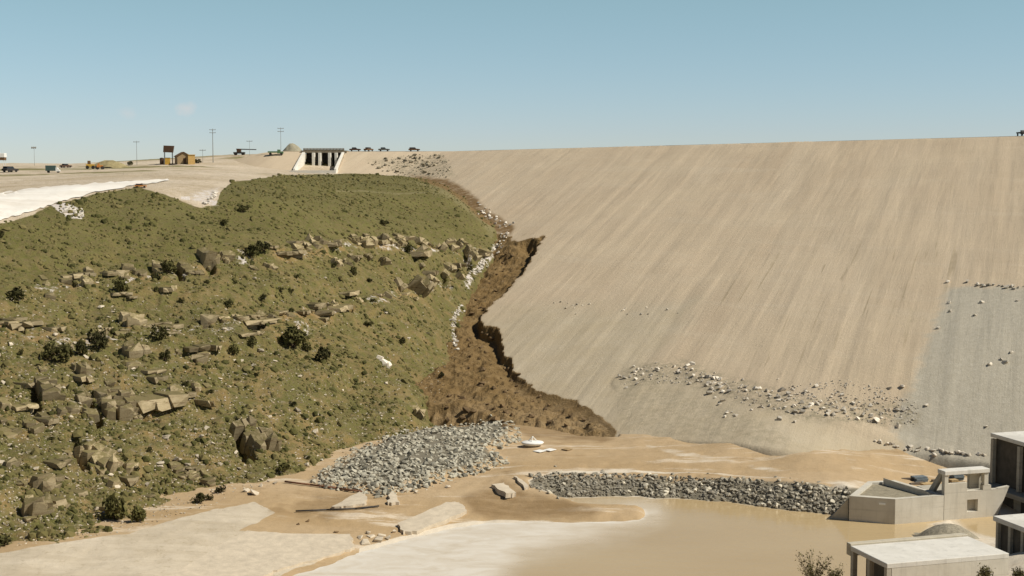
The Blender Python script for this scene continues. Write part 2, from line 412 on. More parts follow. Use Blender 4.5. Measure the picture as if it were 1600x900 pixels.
bare = np.clip(.5 + (rim - PY + wob * 6) / 5, 0, 1)
bare = np.maximum(bare, sstep(Y_, 404, 425))
rocky = sstep(PY + wob * 50, 335, 470) * .65 + .35 * sstep(PY - (PX - 200) * .25, 480, 640)
scree = np.maximum(sstep(-sdpoly(PX, PY, [(78, 322), (105, 318), (130, 332), (128, 342), (105, 340)]), -3, 3),
        np.maximum(.55 * sstep(-sdpoly(PX, PY, [(292, 300), (348, 286), (342, 326), (300, 322)]), -6, 10), sstep(-sdpoly(PX, PY, [(282, 308), (297, 308), (296, 314), (283, 313)]), -2, 2)))
for LN_, w_ in (([(60, 447), (240, 432), (330, 415), (400, 400), (560, 384), (660, 388), (760, 398)], 13), ([(0, 500), (120, 545), (200, 515), (400, 508), (545, 478), (700, 440)], 20), ([(440, 520), (500, 500), (560, 470)], 26)):
    bd = sstep(-seg_dist(PX, PY + wob * 14, np.array(LN_, float)), -w_, -w_ * .3)
    rocky = np.maximum(rocky, 1.25 * bd); scree = np.maximum(scree, .42 * bd * sstep(fbm(X_ / 3, Y_ / 3, 4, 99), .46, .6))
scree = np.maximum(scree, .52 * sstep(-np.minimum(seg_dist(PX, PY, np.array([(792, 362), (778, 385), (762, 402), (742, 422), (731, 442)], float)), 3 + seg_dist(PX, PY, np.array([(722, 478), (709, 497), (708, 520), (712, 548)], float))), -11, -4))
pal = np.maximum(.8 * sstep(-np.abs(PY - np.interp(PX, [520, 560, 620, 640, 690, 730], [300, 299, 303, 302, 301, 318])), -1.6, -.4) * (PX > 525) * (PX < 735),
        .75 * sstep(-sdpoly(PX, PY, [(640, 283), (700, 292), (760, 340), (776, 356), (768, 372), (735, 330), (690, 303)]), -3, 3))
brown = .9 * sstep(-sdpoly(PX, PY, [(640, 276), (700, 284), (735, 306), (765, 336), (800, 356), (780, 362), (755, 345), (725, 318), (695, 296)]), -2.5, 2.5)
far = sstep(Y_, 250, 330)
def crop(V): return V
hill_me = np_mesh('hillside', np.stack([X_, Y_, Zh], -1).reshape(-1, 3), grid_faces(*X_.shape), M_HILL, True,
    dict(bare=bare, rocky=rocky, scree=scree, pale=pal, brown=brown, far=far))
hill = struct(link('hillside', hill_me))
HGRID = (X_, Y_, Zh, PX, PY, bare)

# ------------------------------------------------------------------ build the dam
Yr = np.concatenate([geom(122, 345, 470), geom(346, 436, 120)])
Ac = np.concatenate([np.linspace(-.235, -.173, 40), np.linspace(-.172, .43, 620), np.linspace(.435, .75, 40)])
A_, Y_ = np.meshgrid(Ac, Yr); X_ = A_ * Y_
Zp, d1 = dam_raw(X_, Y_)
Zd = dam_z(X_, Y_)
PX, PY = project(X_, Y_, Zd)
du = X_ * .94 - Y_ * .35; dv = -X_ * .35 - Y_ * .94; dc = (X_ - P0[0]) * dirc[0] + (Y_ - P0[1]) * dirc[1]
# the washed-out gully
GUL = [(848, 369), (843, 384), (832, 402), (815, 428), (800, 447), (782, 465), (764, 480), (753, 494), (757, 507), (776, 514), (784, 532), (788, 553), (802, 580), (818, 600), (860, 619), (900, 630), (925, 641), (945, 657), (962, 680),
       (950, 700), (600, 720), (600, 600), (690, 520), (690, 470), (720, 420), (745, 385), (775, 362), (805, 376), (830, 371)]
w1 = (fbm(X_ / 4, Y_ / 4, 4, 61) - .5) * 14; w2 = (fbm(X_ / 4, Y_ / 4, 4, 67) - .5) * 12
w1 += (fbm(X_ / 1.2, Y_ / 1.6, 2, 62) - .5) * 6; w2 += (fbm(X_ / 1.2, Y_ / 1.6, 2, 68) - .5) * 6
sg = sdpoly(PX + w1, PY + w2, GUL)
inside = np.clip(-sg, 0, None) * Y_ / F
dep = np.interp(PY, [355, 375, 420, 480, 500, 560, 600, 640, 690], [2.2, 2.6, 1.4, 1.2, 2.1, 1.0, .4, .2, .2])
dep = dep * (1 - .85 * sstep(-PX, -828, -800) * sstep(-PY, -402, -386))
cut = dep * np.clip(inside / .55, 0, 1) * (1 - .55 * sstep(inside, 2., 9.))
rough = (fbm(X_ / 3.2, Y_ / 4, 4, 81) - .5) * 1.5 + (fbm(X_ / .9, Y_ / 1.1, 3, 82) - .5) * 1.0
Zg0 = Zd - cut
fan = -31.35 + .095 * (Y_ - 172) - .06 * np.clip(X_, 0, None)
Zg0 = Zg0 + np.clip(fan - Zg0, 0, None) * sstep(inside, .6, 3.)
Zd = np.where(inside > 0, Zg0 + rough * sstep(inside, .3, 2.), Zd)
Zd = Zd - 4 * sstep(PY - np.interp(PX, TOE[:, 0], TOE[:, 1]), 4, 22) * sstep(PX, 950, 985)
# small relief on the intact face
Zd = Zd + (1 - (inside > 0)) * ((fbm(X_ / 12, Y_ / 20, 3, 91) - .5) * .5 + (fbm(du / 2.2, dv / 30, 3, 92) - .5) * .22)
top = (d1 < 0) | (Zp > CREST)
Zd = np.where(top & (inside <= 0), CREST + (fbm(du / 10, dv / 10, 2, 3) - .5) * .1, Zd)
# a shallow bench line where the rubble row lies
def ribbon(px, py, line, w):
    P = np.array(line, float)
    return sstep(-seg_dist(px, py, P), -w, -w * .4)
row = ribbon(PX, PY, [(965, 600), (1005, 575), (1060, 575), (1120, 600), (1190, 622), (1260, 640), (1330, 662), (1400, 690), (1480, 706)], 12)
Zd = Zd + .12 * row
# spillway channel
Zd = Zd - 9 * sstep(-X_, 71, 112)
chan = (X_ > CH_X0 - .1) & (X_ < CH_X1 + .1) & (Y_ > 405)
Zd = np.where(chan, np.minimum(Zd, 1.3), Zd)
low = .62 * sstep(-sdpoly(PX + w1 * 2, PY + w2 * 2, [(760, 500), (830, 478), (960, 480), (1090, 470), (1040, 545), (1000, 575), (1120, 610), (1330, 670), (1420, 705), (1380, 770), (700, 760), (700, 560)]), -25, 20)
grey = sstep(-sdpoly(PX + w1 * 1., PY + w2 * 1., [(1490, 452), (1700, 447), (1700, 760), (1440, 740), (1400, 668), (1428, 605), (1458, 530)]), -38, 24) * np.where(PY < 460, sstep(PY, 440, 452), 1)
rub = np.maximum(ribbon(PX, PY, [(990, 590), (1060, 580), (1130, 605), (1260, 640), (1420, 650)], 26), np.maximum(sstep(-sdpoly(PX, PY, [(575, 250), (690, 242), (712, 275), (640, 276)]), -6, 6), .9 * sstep(-sdpoly(PX, PY, [(960, 600), (1000, 575), (1030, 600), (1200, 660), (1260, 700), (1040, 682), (970, 668)]), -8, 8) * .6))
brn = np.maximum(sstep(-sdpoly(PX + w1 * .4, PY + w2 * .4, [(640, 272), (700, 280), (735, 300), (765, 330), (805, 352), (800, 366), (770, 362), (700, 300)]), -3, 4), .8 * sstep(-sdpoly(PX + w1, PY + w2, GUL), -4, 1) )
trk = .9 * sstep(-sdpoly(PX + w1 * 2, PY + w2 * 2, [(1120, 400), (1500, 380), (1480, 470), (1380, 600), (1080, 560)]), -40, 30)
faces = grid_faces(*X_.shape)
inq = (inside > .02).ravel()[faces].sum(1) >= 1
V = np.stack([X_, Y_, Zd], -1).reshape(-1, 3)
dam = thing('earth_dam', 'long tan earthfill dam with a smooth slope and a brown washed out gully', 'dam', (0, 0, 0))
at_ = dict(du=du, dv=dv, dc=dc, dw=d1, low=low, grey=grey, rubble=rub, brown=brn, tracks=trk)
def sub(faces):
    u, inv = np.unique(faces, return_inverse=True)
    return u, inv.reshape(faces.shape)
u1, f1 = sub(faces[~inq]); u2, f2 = sub(faces[inq])
o = link('embankment', np_mesh('embankment', V[u1], f1, M_DAM, True, {k: v.ravel()[u1] for k, v in at_.items()}), dam)
o = link('eroded_gully', np_mesh('eroded_gully', V[u2], f2, M_GUL, False), dam); o['label'] = 'raw brown washed out gully with a dark cut edge'
# the crest and the upstream side
crest_b = B()
n2 = Vector((-nrm[0], -nrm[1], 0))
pA = Vector((*P0, CREST)) - Vector((*dirc, 0)) * 160; pB = Vector((*P1, CREST))
crest_b.prism([pA + n2 * 2.5, pB + n2 * 2.5, pB + n2 * 9, pA + n2 * 9], (0, 0, .12))
crest_b.prism([pA + n2 * 9, pA + n2 * 9 + Vector((0, 0, .12)), pA + n2 * 70 + Vector((0, 0, -22))], pB - pA)
crest_b.prism([(-72, 436, CREST), (-19, 436, CREST), (-14, 443, CREST), (-72, 443, CREST)], (0, 0, .11))
crest_b.obj('crest_road', plain('crest_gravel', (.43, .34, .22), .95, .15, .6), dam)

# ------------------------------------------------------------------ build the valley floor
Yr = np.concatenate([geom(3, 88, 60), geom(89, 220, 420)])
Ac = np.concatenate([np.linspace(-1.6, -.44, 25), np.linspace(-.435, .46, 560), np.linspace(.47, 1.6, 25)])
A_, Y_ = np.meshgrid(Ac, Yr); X_ = A_ * Y_
Zf = floor_z(X_, Y_)
ZU = floor_s(X_, Y_)
PX, PY = project(X_, Y_, ZU)
wob = (fbm(X_ / 3, Y_ / 4, 4, 5) - .5) * 14
road = sstep(-sdpoly(PX + wob, PY + wob * .5, [(-400, 860), (0, 862), (200, 835), (330, 795), (400, 785), (432, 802), (372, 830), (440, 834), (552, 838), (556, 858), (480, 884), (400, 912), (-400, 1000)]), -2, 2)
pale_a = np.maximum(.8 * sstep(-sdpoly(PX, PY, [(845, 741), (1000, 738), (1150, 745), (1250, 752), (1250, 748), (1100, 738), (960, 733), (860, 735)]), -2, 3),
         np.maximum(.42 * sstep(-sdpoly(PX, PY, [(1000, 692), (1060, 700), (1120, 712), (1230, 735), (1225, 741), (1130, 727), (1080, 718), (1010, 700)]), -4, 4),
                    sstep(-sdpoly(PX, PY, [(1300, 690), (1345, 700), (1420, 735), (1480, 760), (1380, 752), (1330, 740)]), -10, 10) * .4))
pale_a = np.maximum(pale_a, sstep(X_, 29, 33) * sstep(-Y_, -145, -138) * .75)
pale_a = np.maximum(pale_a, .9 * sstep(-np.abs(sdpoly(X_, Y_, BAS) + .75), -.9, -.3) * (PX > 560) * sstep(-PX, -895, -840))
wet = .85 * sstep(-sdpoly(PX + wob * 1.5, PY + wob, [(725, 775), (790, 752), (830, 770), (900, 785), (945, 800), (925, 812), (760, 810), (735, 800)]), -8, 8)
wet = np.maximum(wet, .7 * sstep(-sdpoly(PX + wob * 1.5, PY + wob, [(440, 765), (560, 775), (640, 775), (740, 745), (800, 725), (800, 742), (700, 772), (620, 795), (500, 812), (420, 800)]), -8, 8) * sstep(fbm(X_ / 2.5, Y_ / 3, 3, 7), .42, .6))
wet = np.maximum(wet, .85 * sstep(-sdpoly(PX + wob, PY + wob, [(640, 668), (800, 664), (960, 676), (940, 690), (860, 684), (800, 676), (660, 674)]), -6, 4))
rip = sstep(-seg_dist(X_, Y_, BANK_L), -6, -5) * sstep(-sdpoly(X_, Y_, BAS), .1, .6)
rip = np.maximum(rip, sstep(-sdpoly(X_, Y_, PILE), 1.0, 2.2))
floor = struct(link('ground', np_mesh('ground', np.stack([X_, Y_, Zf], -1).reshape(-1, 3), grid_faces(*X_.shape), M_FLOOR, True, dict(road=road, pale=pale_a, rip=rip, wet=wet))))
# far plain reaching the horizon
xs = np.concatenate([np.linspace(-9000, -400, 24), np.linspace(-300, 300, 24), np.linspace(400, 9000, 24)]); ys = np.concatenate([np.linspace(-9000, 0, 14), np.linspace(50, 1200, 60), np.linspace(1300, 12000, 24)])
X_, Y_ = np.meshgrid(xs, ys)
Zg = -38 + 41 * sstep(Y_, 560, 780) * sstep(-X_, -250, 60) + (fbm(X_ / 300, Y_ / 300, 3, 4) - .5) * 3
kp = NM('dry_plain', .95); mp = kp.done(kp.mix(kp.rng(kp.noise(.01, 6, .7), .35, .65), (.40, .32, .20), (.30, .26, .14)))
struct(link('plain', np_mesh('plain', np.stack([X_, Y_, Zg], -1).reshape(-1, 3), grid_faces(*X_.shape), mp, True)))

# ------------------------------------------------------------------ water
Yr = np.linspace(88, 152, 150); Xc = np.linspace(-50, 48, 220)
X_, Y_ = np.meshgrid(Xc, Yr); Zw = np.full(X_.shape, WATER)
PX, PY = project(X_, Y_, Zw)
wob = (fbm(X_ / 5, Y_ / 4, 4, 15) - .5) * 40
foam = sstep(-sdpoly(PX + wob, PY + wob * .5, [(340, 960), (440, 890), (560, 850), (690, 815), (860, 810), (960, 800), (1020, 800), (900, 830), (820, 860), (720, 960)]), -45, 22)
sh = np.clip(WATER - floor_z(X_, Y_, False), 0, 2)
foam = np.clip(foam * .9 + .6 * sstep(-sh, -.14, -.02), 0, 1)
k = NM('muddy_water', .16, spec=.4)
c = k.mix(k.rng(k.noise(.05, 4, .6, k.scale((.5, 1.2, 1))), .3, .7), (.45, .325, .165), (.50, .375, .205))
fm = k.math('MULTIPLY', k.attr('foam'), k.rng(k.noise(.5, 6, .75, k.scale((.5, 1, 1), rot=(0, 0, .35)), .8), .30, .58, .55, 1.))
c = k.mix(fm, c, (.68, .63, .54))
k.put(k.b.inputs['Roughness'], k.rng(fm, 0, 1, .10, .6))
k.bump(k.noise(1.2, 4, .6, k.scale((.6, 1.2, 1))), .3, .08)
m_wat = k.done(c)
struct(link('water', np_mesh('water', np.stack([X_, Y_, Zw], -1).reshape(-1, 3), grid_faces(*X_.shape), m_wat, True, dict(foam=foam))))

# ------------------------------------------------------------------ ray casting onto what has been built
bpy.context.view_layer.update()
def bvh(objs):
    V, Fs = [], []
    for o in objs:
        b = len(V); V += [v.co.copy() for v in o.data.vertices]; Fs += [tuple(b + i for i in p.vertices) for p in o.data.polygons]
    return BVHTree.FromPolygons(V, Fs)
TERR = bvh([hill, floor] + list(dam.children))
def hit(px, py):
    d = Vector(ray(px, py)).normalized()
    p, n, i, t = TERR.ray_cast(Vector((0, 0, 0)), d)
    return p, n
def ground_at(x, y, z0=60):
    p, n, i, t = TERR.ray_cast(Vector((x, y, z0)), Vector((0, 0, -1)))
    return p.z if p else -33
def inpoly(x, y, poly): return sdpoly(np.array([x]), np.array([y]), poly)[0] < 0
def rnd_in(poly):
    xs = [p[0] for p in poly]; ys = [p[1] for p in poly]
    while True:
        x = random.uniform(min(xs), max(xs)); y = random.uniform(min(ys), max(ys))
        if inpoly(x, y, poly): return x, y

# ------------------------------------------------------------------ rocks
def rock_mat(name, a, b, dark, rnd=.35, soil=False):
    k = NM(name, .9)
    c = k.mix(k.rng(k.noise(1.3, 5, .75), .3, .7), a, b)
    c = k.mix(k.rng(k.noise(.9, 5, .75, k.scale((.6, .6, 3.5))), .54, .66), c, dark)
    if soil:   # grass and soil lodged on the upward facing tops
        sx_ = k.n('ShaderNodeSeparateXYZ'); k.L.new(k.n('ShaderNodeNewGeometry').outputs['Normal'], sx_.inputs[0])
        c = k.mix(k.rng(k.math('ADD', sx_.outputs[2], k.rng(k.noise(1.6, 5, .75), .3, .7, -.3, .3)), .62, .85), c, k.mix(k.noise(2.2, 4, .7), (.10, .09, .03), (.22, .17, .085)))
    c = _mulv(k, c, k.rng(k.rand(), 0, 1, 1 - rnd, 1 + rnd))
    k.bump(k.math('ADD', k.noise(2.5, 6, .75), k.noise(1.4, 4, .7, k.scale((.4, .4, 4.5)))), .5, .10 if soil else .02)
    return k.done(c)
M_RIP = rock_mat('grey_riprap_rock', (.235, .217, .163), (.365, .338, .265), (.16, .13, .09), .6)
M_SAND = rock_mat('weathered_sandstone', (.265, .208, .112), (.40, .325, .20), (.14, .092, .045), .25, True)
M_LIME = rock_mat('pale_limestone', (.52, .46, .37), (.68, .62, .53), (.36, .29, .20), .25)
M_DSTN = rock_mat('dam_rubble_rock', (.47, .41, .32), (.66, .60, .50), (.28, .215, .135), .4)
M_BRN = rock_mat('brown_clod', (.12, .08, .04), (.2, .13, .065), (.08, .05, .025), .3)

def hull_pts(n, rng, flat=.75, box=.5):
    P = rng.normal(size=(n, 3)); P /= np.linalg.norm(P, axis=1)[:, None]
    c = np.sign(P) * .72
    P = P * (1 - box) + c * box * (np.abs(P) > .3)
    P = P * rng.uniform(.75, 1.1, (n, 1)); P[:, 2] *= flat
    return P
def rock_mesh(name, mat, seed, n=14, flat=.75, box=.35):
    rng = np.random.default_rng(seed); b = B(); b.hull([Vector(p) for p in hull_pts(n, rng, flat, box)])
    me = bpy.data.meshes.new(name); bmesh.ops.recalc_face_normals(b.bm, faces=b.bm.faces); b.bm.to_mesh(me); b.bm.free(); me.materials.append(mat)
    return me
def variants(name, mat, k, s0, **kw): return [rock_mesh(name, mat, s0 + i, **kw) for i in range(k)]
def place_rock(name, mes, p, r, label, group, cat='rock', sink=.25, flat=1.):
    o = link(name, random.choice(mes)); s = r
    o.location = (p.x, p.y, p.z + s * (.5 - sink) * flat)
    o.rotation_euler = (random.uniform(-.4, .4), random.uniform(-.4, .4), random.uniform(0, 6.28))
    o.scale = (s * random.uniform(.8, 1.25), s * random.uniform(.75, 1.1), s * random.uniform(.75, 1.1) * flat)
    return tag(o, label, cat, group)
TEMPL = [(lambda P: P)(None)]
def rock_cloud(name, items, mat, seed, n=11, flat=.75):
    """many stones as ONE mesh"""
    tm = []
    for i in range(8):
        me = rock_mesh('t', mat, seed + i, n=n, flat=flat)
        v = np.array([q.co[:] for q in me.vertices]); f = np.array([list(p.vertices)[:3] for p in me.polygons])
        tm.append((v, f)); bpy.data.meshes.remove(me)
    V, Fs, c = [], [], 0
    for (p, r) in items:
        v, f = random.choice(tm); a = random.uniform(0, 6.28); ca, sa = math.cos(a), math.sin(a)
        R = np.array([[ca, -sa, 0], [sa, ca, 0], [0, 0, 1]])
        w = (v * np.array([random.uniform(.8, 1.25), random.uniform(.75, 1.1), random.uniform(.7, 1.05)]) * r) @ R.T + np.array([p[0], p[1], p[2] + r * .2])
        V.append(w); Fs.append(f + c); c += len(v)
    return np_mesh(name, np.concatenate(V), np.concatenate(Fs), mat)

# riprap heap (left) and riprap bank (right)
M_RIP2 = rock_mat('brown_grey_riprap', (.385, .345, .258), (.55, .50, .395), (.28, .225, .15), .5)
RIPV2 = variants('riprap_stone', M_RIP2, 10, 130, n=13, flat=.8)
RIPV = variants('riprap_stone', M_RIP, 12, 100, n=13, flat=.8)
BANK_PX = [(828, 742), (850, 739), (1000, 741), (1150, 748), (1326, 762), (1322, 806), (1240, 802), (1100, 796), (1000, 790), (930, 782), (850, 770), (828, 762)]
def riprap(poly, n_all, n_ind, r0, r1, label, group, cloud_label, cat='riprap', mes=None, mat=None):
    it = []
    for _ in range(n_all):
        x, y = rnd_in(poly)
        if random.random() < .14: x += random.gauss(0, 9); y += random.gauss(0, 5)
        p, _n = hit(x, y)
        if p is None or p.z < WATER + .05: continue
        p.z -= random.random() * .05
        it.append((p, r0 + (r1 - r0) * random.random() ** 1.6))
    it.sort(key=lambda q: -q[1] / q[0].y)
    for p, r in it[:n_ind]: place_rock('riprap_stone', mes or RIPV, p, r, label, group, 'stone', sink=.2)
    c = link('riprap_rubble', rock_cloud('riprap_rubble', [((p.x, p.y, p.z), r) for p, r in it[n_ind:]], mat or M_RIP, 300))
    tag(struct(c, 'stuff'), cloud_label, cat)
riprap([(x, y - (8 if 0 < i < 7 else 0)) for i, (x, y) in enumerate(PILE_PX)], 2300, 150, .14, .44, 'angular grey stone lying in the riprap heap at the foot of the green hill', 'grey stones in the riprap heap below the hill', 'heap of smaller grey broken riprap between the green hill and the mud', 'riprap')
riprap(BANK_PX, 2500, 150, .12, .34, 'angular grey stone in the long riprap bank above the muddy pond', 'grey stones in the riprap bank along the pond', 'long bank of smaller grey riprap along the far edge of the muddy pond', 'riprap', RIPV2, M_RIP2)

# rubble on the dam face
DSTV = variants('rubble_stone', M_DSTN, 8, 500, n=12, flat=.75)
def scatter_line(line, w, n, r0, r1, name, mes, label, group, cat='stone', sink=.25, pxmin=None):
    L = np.array(line, float); seg = np.hypot(*(L[1:] - L[:-1]).T); cum = np.concatenate([[0], np.cumsum(seg)])
    for _ in range(n):
        t = random.uniform(0, cum[-1]); i = min(np.searchsorted(cum, t, 'right') - 1, len(seg) - 1)
        q = L[i] + (L[i + 1] - L[i]) * (t - cum[i]) / seg[i]
        x = q[0] + random.gauss(0, w * .5); y = q[1] + random.gauss(0, w * .5)
        p, _n = hit(x, y)
        if p is None: continue
        r = random.uniform(r0, r1) * (1.2 if random.random() < .15 else 1)
        place_rock(name, mes, p, r, label, group, cat, sink)
scatter_line([(968, 602), (1000, 578), (1050, 578), (1110, 585), (1130, 600)], 11, 50, .18, .42, 'rubble_stone', DSTV, 'pale stone in the short rubble row at mid slope just right of the gully foot', 'stones in the upper left end of the rubble row on the dam')
scatter_line([(1100, 600), (1190, 618), (1260, 636), (1330, 640), (1420, 655)], 24, 95, .19, .44, 'rubble_stone', DSTV, 'pale stone in the long rubble row across the lower dam slope', 'stones in the long rubble row on the lower dam')
scatter_line([(1110, 625), (1150, 650), (1100, 632)], 8, 8, .2, .34, 'rubble_stone', DSTV, 'dark edged stone just below the long rubble row on the dam', 'stones just below the rubble row')
scatter_line([(1365, 690), (1420, 702), (1480, 706), (1545, 713)], 5, 38, .2, .38, 'rubble_stone', DSTV, 'pale stone in the row along the dam toe behind the concrete buildings', 'stones along the dam toe behind the buildings')
scatter_line([(1478, 444), (1530, 446), (1600, 449)], 4, 20, .22, .42, 'rubble_stone', DSTV, 'stone in the row along the top edge of the grey patch on the dam', 'stones along the top of the grey patch')
for x, y in [(1466, 513), (1483, 474), (1547, 570), (1565, 562), (1570, 567), (1580, 551), (1534, 473), (1590, 470), (1523, 493), (1540, 667), (1485, 487), (1447, 634), (1410, 605), (1390, 607), (1275, 604)]:
    p, _n = hit(x, y); place_rock('rubble_stone', DSTV, p, random.uniform(.3, .45), 'lone dark stone lying scattered on or beside the grey patch of the dam', 'stones scattered over the grey patch', 'stone')
it = []
for _ in range(800):
    x, y = rnd_in([(965, 605), (1000, 572), (1060, 572), (1200, 610), (1330, 590), (1440, 630), (1430, 668), (1300, 655), (1180, 640), (1090, 600), (1000, 598)])
    p, _n = hit(x, y); it.append(((p.x, p.y, p.z - .02), .08 + .17 * random.random() ** 2))
o = link('rubble_gravel', rock_cloud('rubble_gravel', it, M_DSTN, 540)); tag(struct(o, 'stuff'), 'small stone litter around the long rubble row on the lower dam', 'stones')
RUBV = variants('rubble_stone', rock_mat('dark_rubble', (.20, .17, .115), (.36, .31, .22), (.12, .095, .06), .5), 6, 560, n=12)
for _ in range(54):
    x, y = rnd_in([(578, 252), (640, 243), (690, 243), (708, 262), (700, 276), (640, 275), (600, 270)])
    p, _n = hit(x, y)
    if p: place_rock('rubble_stone', RUBV, p, random.uniform(.35, .95), 'dark stone in the rubble patch under the dam crest right of the spillway', 'stones in the rubble patch beside the spillway', 'stone')
for _ in range(20):
    x, y = rnd_in([(850, 470), (960, 478), (1060, 482), (1060, 492), (900, 492)])
    p, _n = hit(x, y)
    if p: place_rock('rubble_stone', DSTV, p, random.uniform(.14, .28), 'small pale stone in the faint row at half height on the dam', 'stones in the faint row at mid slope', 'stone')
it = []
for _ in range(260):
    x, y = rnd_in([(572, 254), (640, 241), (694, 242), (712, 262), (704, 278), (640, 277), (600, 272)])
    p, _n = hit(x, y)
    if p: it.append(((p.x, p.y, p.z), .15 + .35 * random.random() ** 2))
o = link('rubble_gravel', rock_cloud('rubble_gravel', it, RUBV[0].materials[0], 545)); tag(struct(o, 'stuff'), 'smaller broken stone of the rubble patch beside the spillway', 'stones')
# white rocks along the groin
LIMV = variants('limestone_rock', M_LIME, 8, 700, n=12, flat=.8)
scatter_line([(745, 318), (762, 335), (778, 348), (800, 352)], 7, 30, .22, .48, 'limestone_rock', LIMV, 'white rock at the top of the seam where hill and dam meet', 'white rocks at the top of the seam', 'rock')
scatter_line([(790, 365), (778, 385), (762, 402), (742, 422), (733, 440)], 9, 70, .16, .42, 'limestone_rock', LIMV, 'white rock in the chute between the rocky hill and the upper gully', 'white rocks beside the upper gully', 'rock')
scatter_line([(720, 480), (710, 495), (709, 520), (712, 545)], 6, 50, .14, .36, 'limestone_rock', LIMV, 'white rock in the strip along the left edge of the middle gully', 'white rocks beside the middle gully', 'rock')
scatter_line([(318, 322), (330, 312), (342, 292)], 3, 18, .25, .5, 'limestone_rock', LIMV, 'white rock on the edge of the bare cut at the top of the hill', 'white rocks on the bare cut', 'rock')
scatter_line([(100, 328), (118, 334), (128, 336)], 4, 22, .2, .42, 'limestone_rock', LIMV, 'white rock dumped on the slope below the white road', 'white rocks below the road', 'rock')
BRNV = variants('earth_clod', M_BRN, 5, 760, n=12)
for _ in range(70):
    x, y = rnd_in([(835, 380), (800, 440), (755, 490), (780, 560), (860, 625), (950, 670), (680, 665), (725, 560), (730, 470), (780, 390)])
    p, _n = hit(x, y)
    if p: place_rock('earth_clod', BRNV, p, random.uniform(.25, .6), 'dark clod of brown earth lying in the washed out gully', 'clods in the gully', 'clod')

# ------------------------------------------------------------------ outcrops on the hillside
def block(b, rng, R, org, c, size, jit=.19):
    """one sharp jointed block: a jittered box with knocked off corners"""
    P = []
    for ix in (-.5, .5):
        for iy in (-.5, .5):
            for iz in (-.5, .5):
                q = np.array([ix, iy, iz]) + rng.uniform(-jit, jit, 3)
                if rng.random() < .35:
                    for ax in range(3):
                        q2 = q.copy(); q2[ax] *= rng.uniform(.45, .75); P.append(q2)
                else: P.append(q)
    P = np.array(P) * size + c
    b.hull([Vector(R @ p + org) for p in P])
def outcrop(px, py, w, h, nb, label, kind='rib', group=None, mat=None, name='rock_outcrop'):
    """px,py: middle of the outcrop's foot; a rib is a jointed slab bedded in the slope, a ledge juts out level"""
    p, n_ = hit(px, py - h * .45)
    if p is None: return
    s = p.y / F; seed = int(px * 7 + py * 13); rng = np.random.default_rng(seed); b = B()
    gx = (hill_s(p.x + 3, p.y) - hill_s(p.x - 3, p.y)) / 6; gy = (hill_s(p.x, p.y + 3) - hill_s(p.x, p.y - 3)) / 6
    nn = np.array([-gx, -gy, 1.]); nn /= np.linalg.norm(nn); cc = np.cross(nn, [0, 0, 1.]); cc /= np.linalg.norm(cc)
    if cc[1] < 0: cc = -cc
    a = rng.uniform(-.22, .22); dd = np.cross(cc, nn)
    if dd[2] > 0: dd = -dd
    cc, dd = cc * math.cos(a) + dd * math.sin(a), dd * math.cos(a) - cc * math.sin(a)
    if kind == 'rib':
        R = np.stack([dd, cc, nn], 1); L_ = h * 1.2 * s; Wd = w * .85 * s; T = w * .36 * s
        ns = max(1, int(round(L_ / max(.7, .45 * Wd)))) + (nb > 2)
        ed = np.concatenate([[0], np.sort((np.arange(1, ns) + rng.uniform(-.3, .3, ns - 1)) / ns), [1]])
        for q in range(ns):
            l = (ed[q + 1] - ed[q]) * L_; c0 = -L_ / 2 + ed[q] * L_ + l / 2
            k = (1 if nb < 3 else 2) + (w > 45 and rng.random() < .5); sp_ = rng.uniform(.35, .7)
            if q and ns > 3 and rng.random() < .10: continue
            for m in range(k):
                cut_ = [0, 1] if k == 1 else ([0, sp_, 1] if k == 2 else [0, sp_ * .6, sp_ * .6 + .3, 1]); wd = Wd * (cut_[m + 1] - cut_[m]); yc = -Wd / 2 + Wd * cut_[m] + wd / 2
                t = T * rng.uniform(.5, 1.3) * (1. if m == 0 else .7)
                block(b, rng, R, np.zeros(3), np.array([c0, yc + rng.uniform(-.07, .07) * Wd, (t - 1.1 * T) / 2]), np.array([l * rng.uniform(.92, 1.1), wd * rng.uniform(.9, 1.1), t + 1.1 * T]))
    else:
        hd = np.array([dd[0], dd[1], 0]); hd /= np.linalg.norm(hd); R = np.stack([hd, np.cross([0, 0, 1.], hd), np.array([0, 0, 1.])], 1)
        Wd = w * 1.35 * s; T = h * .5 * s; k = max(2, nb)
        for m in range(k):
            wd = Wd / k; yc = -Wd / 2 + wd * (m + .5)
            block(b, rng, R, np.zeros(3), np.array([rng.uniform(-.25, .15) * T, yc, T * rng.uniform(.0, .25)]), np.array([T * 3.6 * rng.uniform(.8, 1.1), wd * rng.uniform(1., 1.25), T * rng.uniform(.7, 1.1)]), .12)
        for m in range(2):
            block(b, rng, R, np.zeros(3), np.array([-.9 * T, rng.uniform(-.4, .4) * Wd, -T * .6]), np.array([T * 2.2, Wd * .3, T * 1.2]), .14)
    bmesh.ops.recalc_face_normals(b.bm, faces=b.bm.faces)
    me = bpy.data.meshes.new(name); b.bm.to_mesh(me); b.bm.free(); me.materials.append(mat or M_SAND)
    o = link(name, me); o.location = p
    return tag(o, label, 'rock outcrop', group)
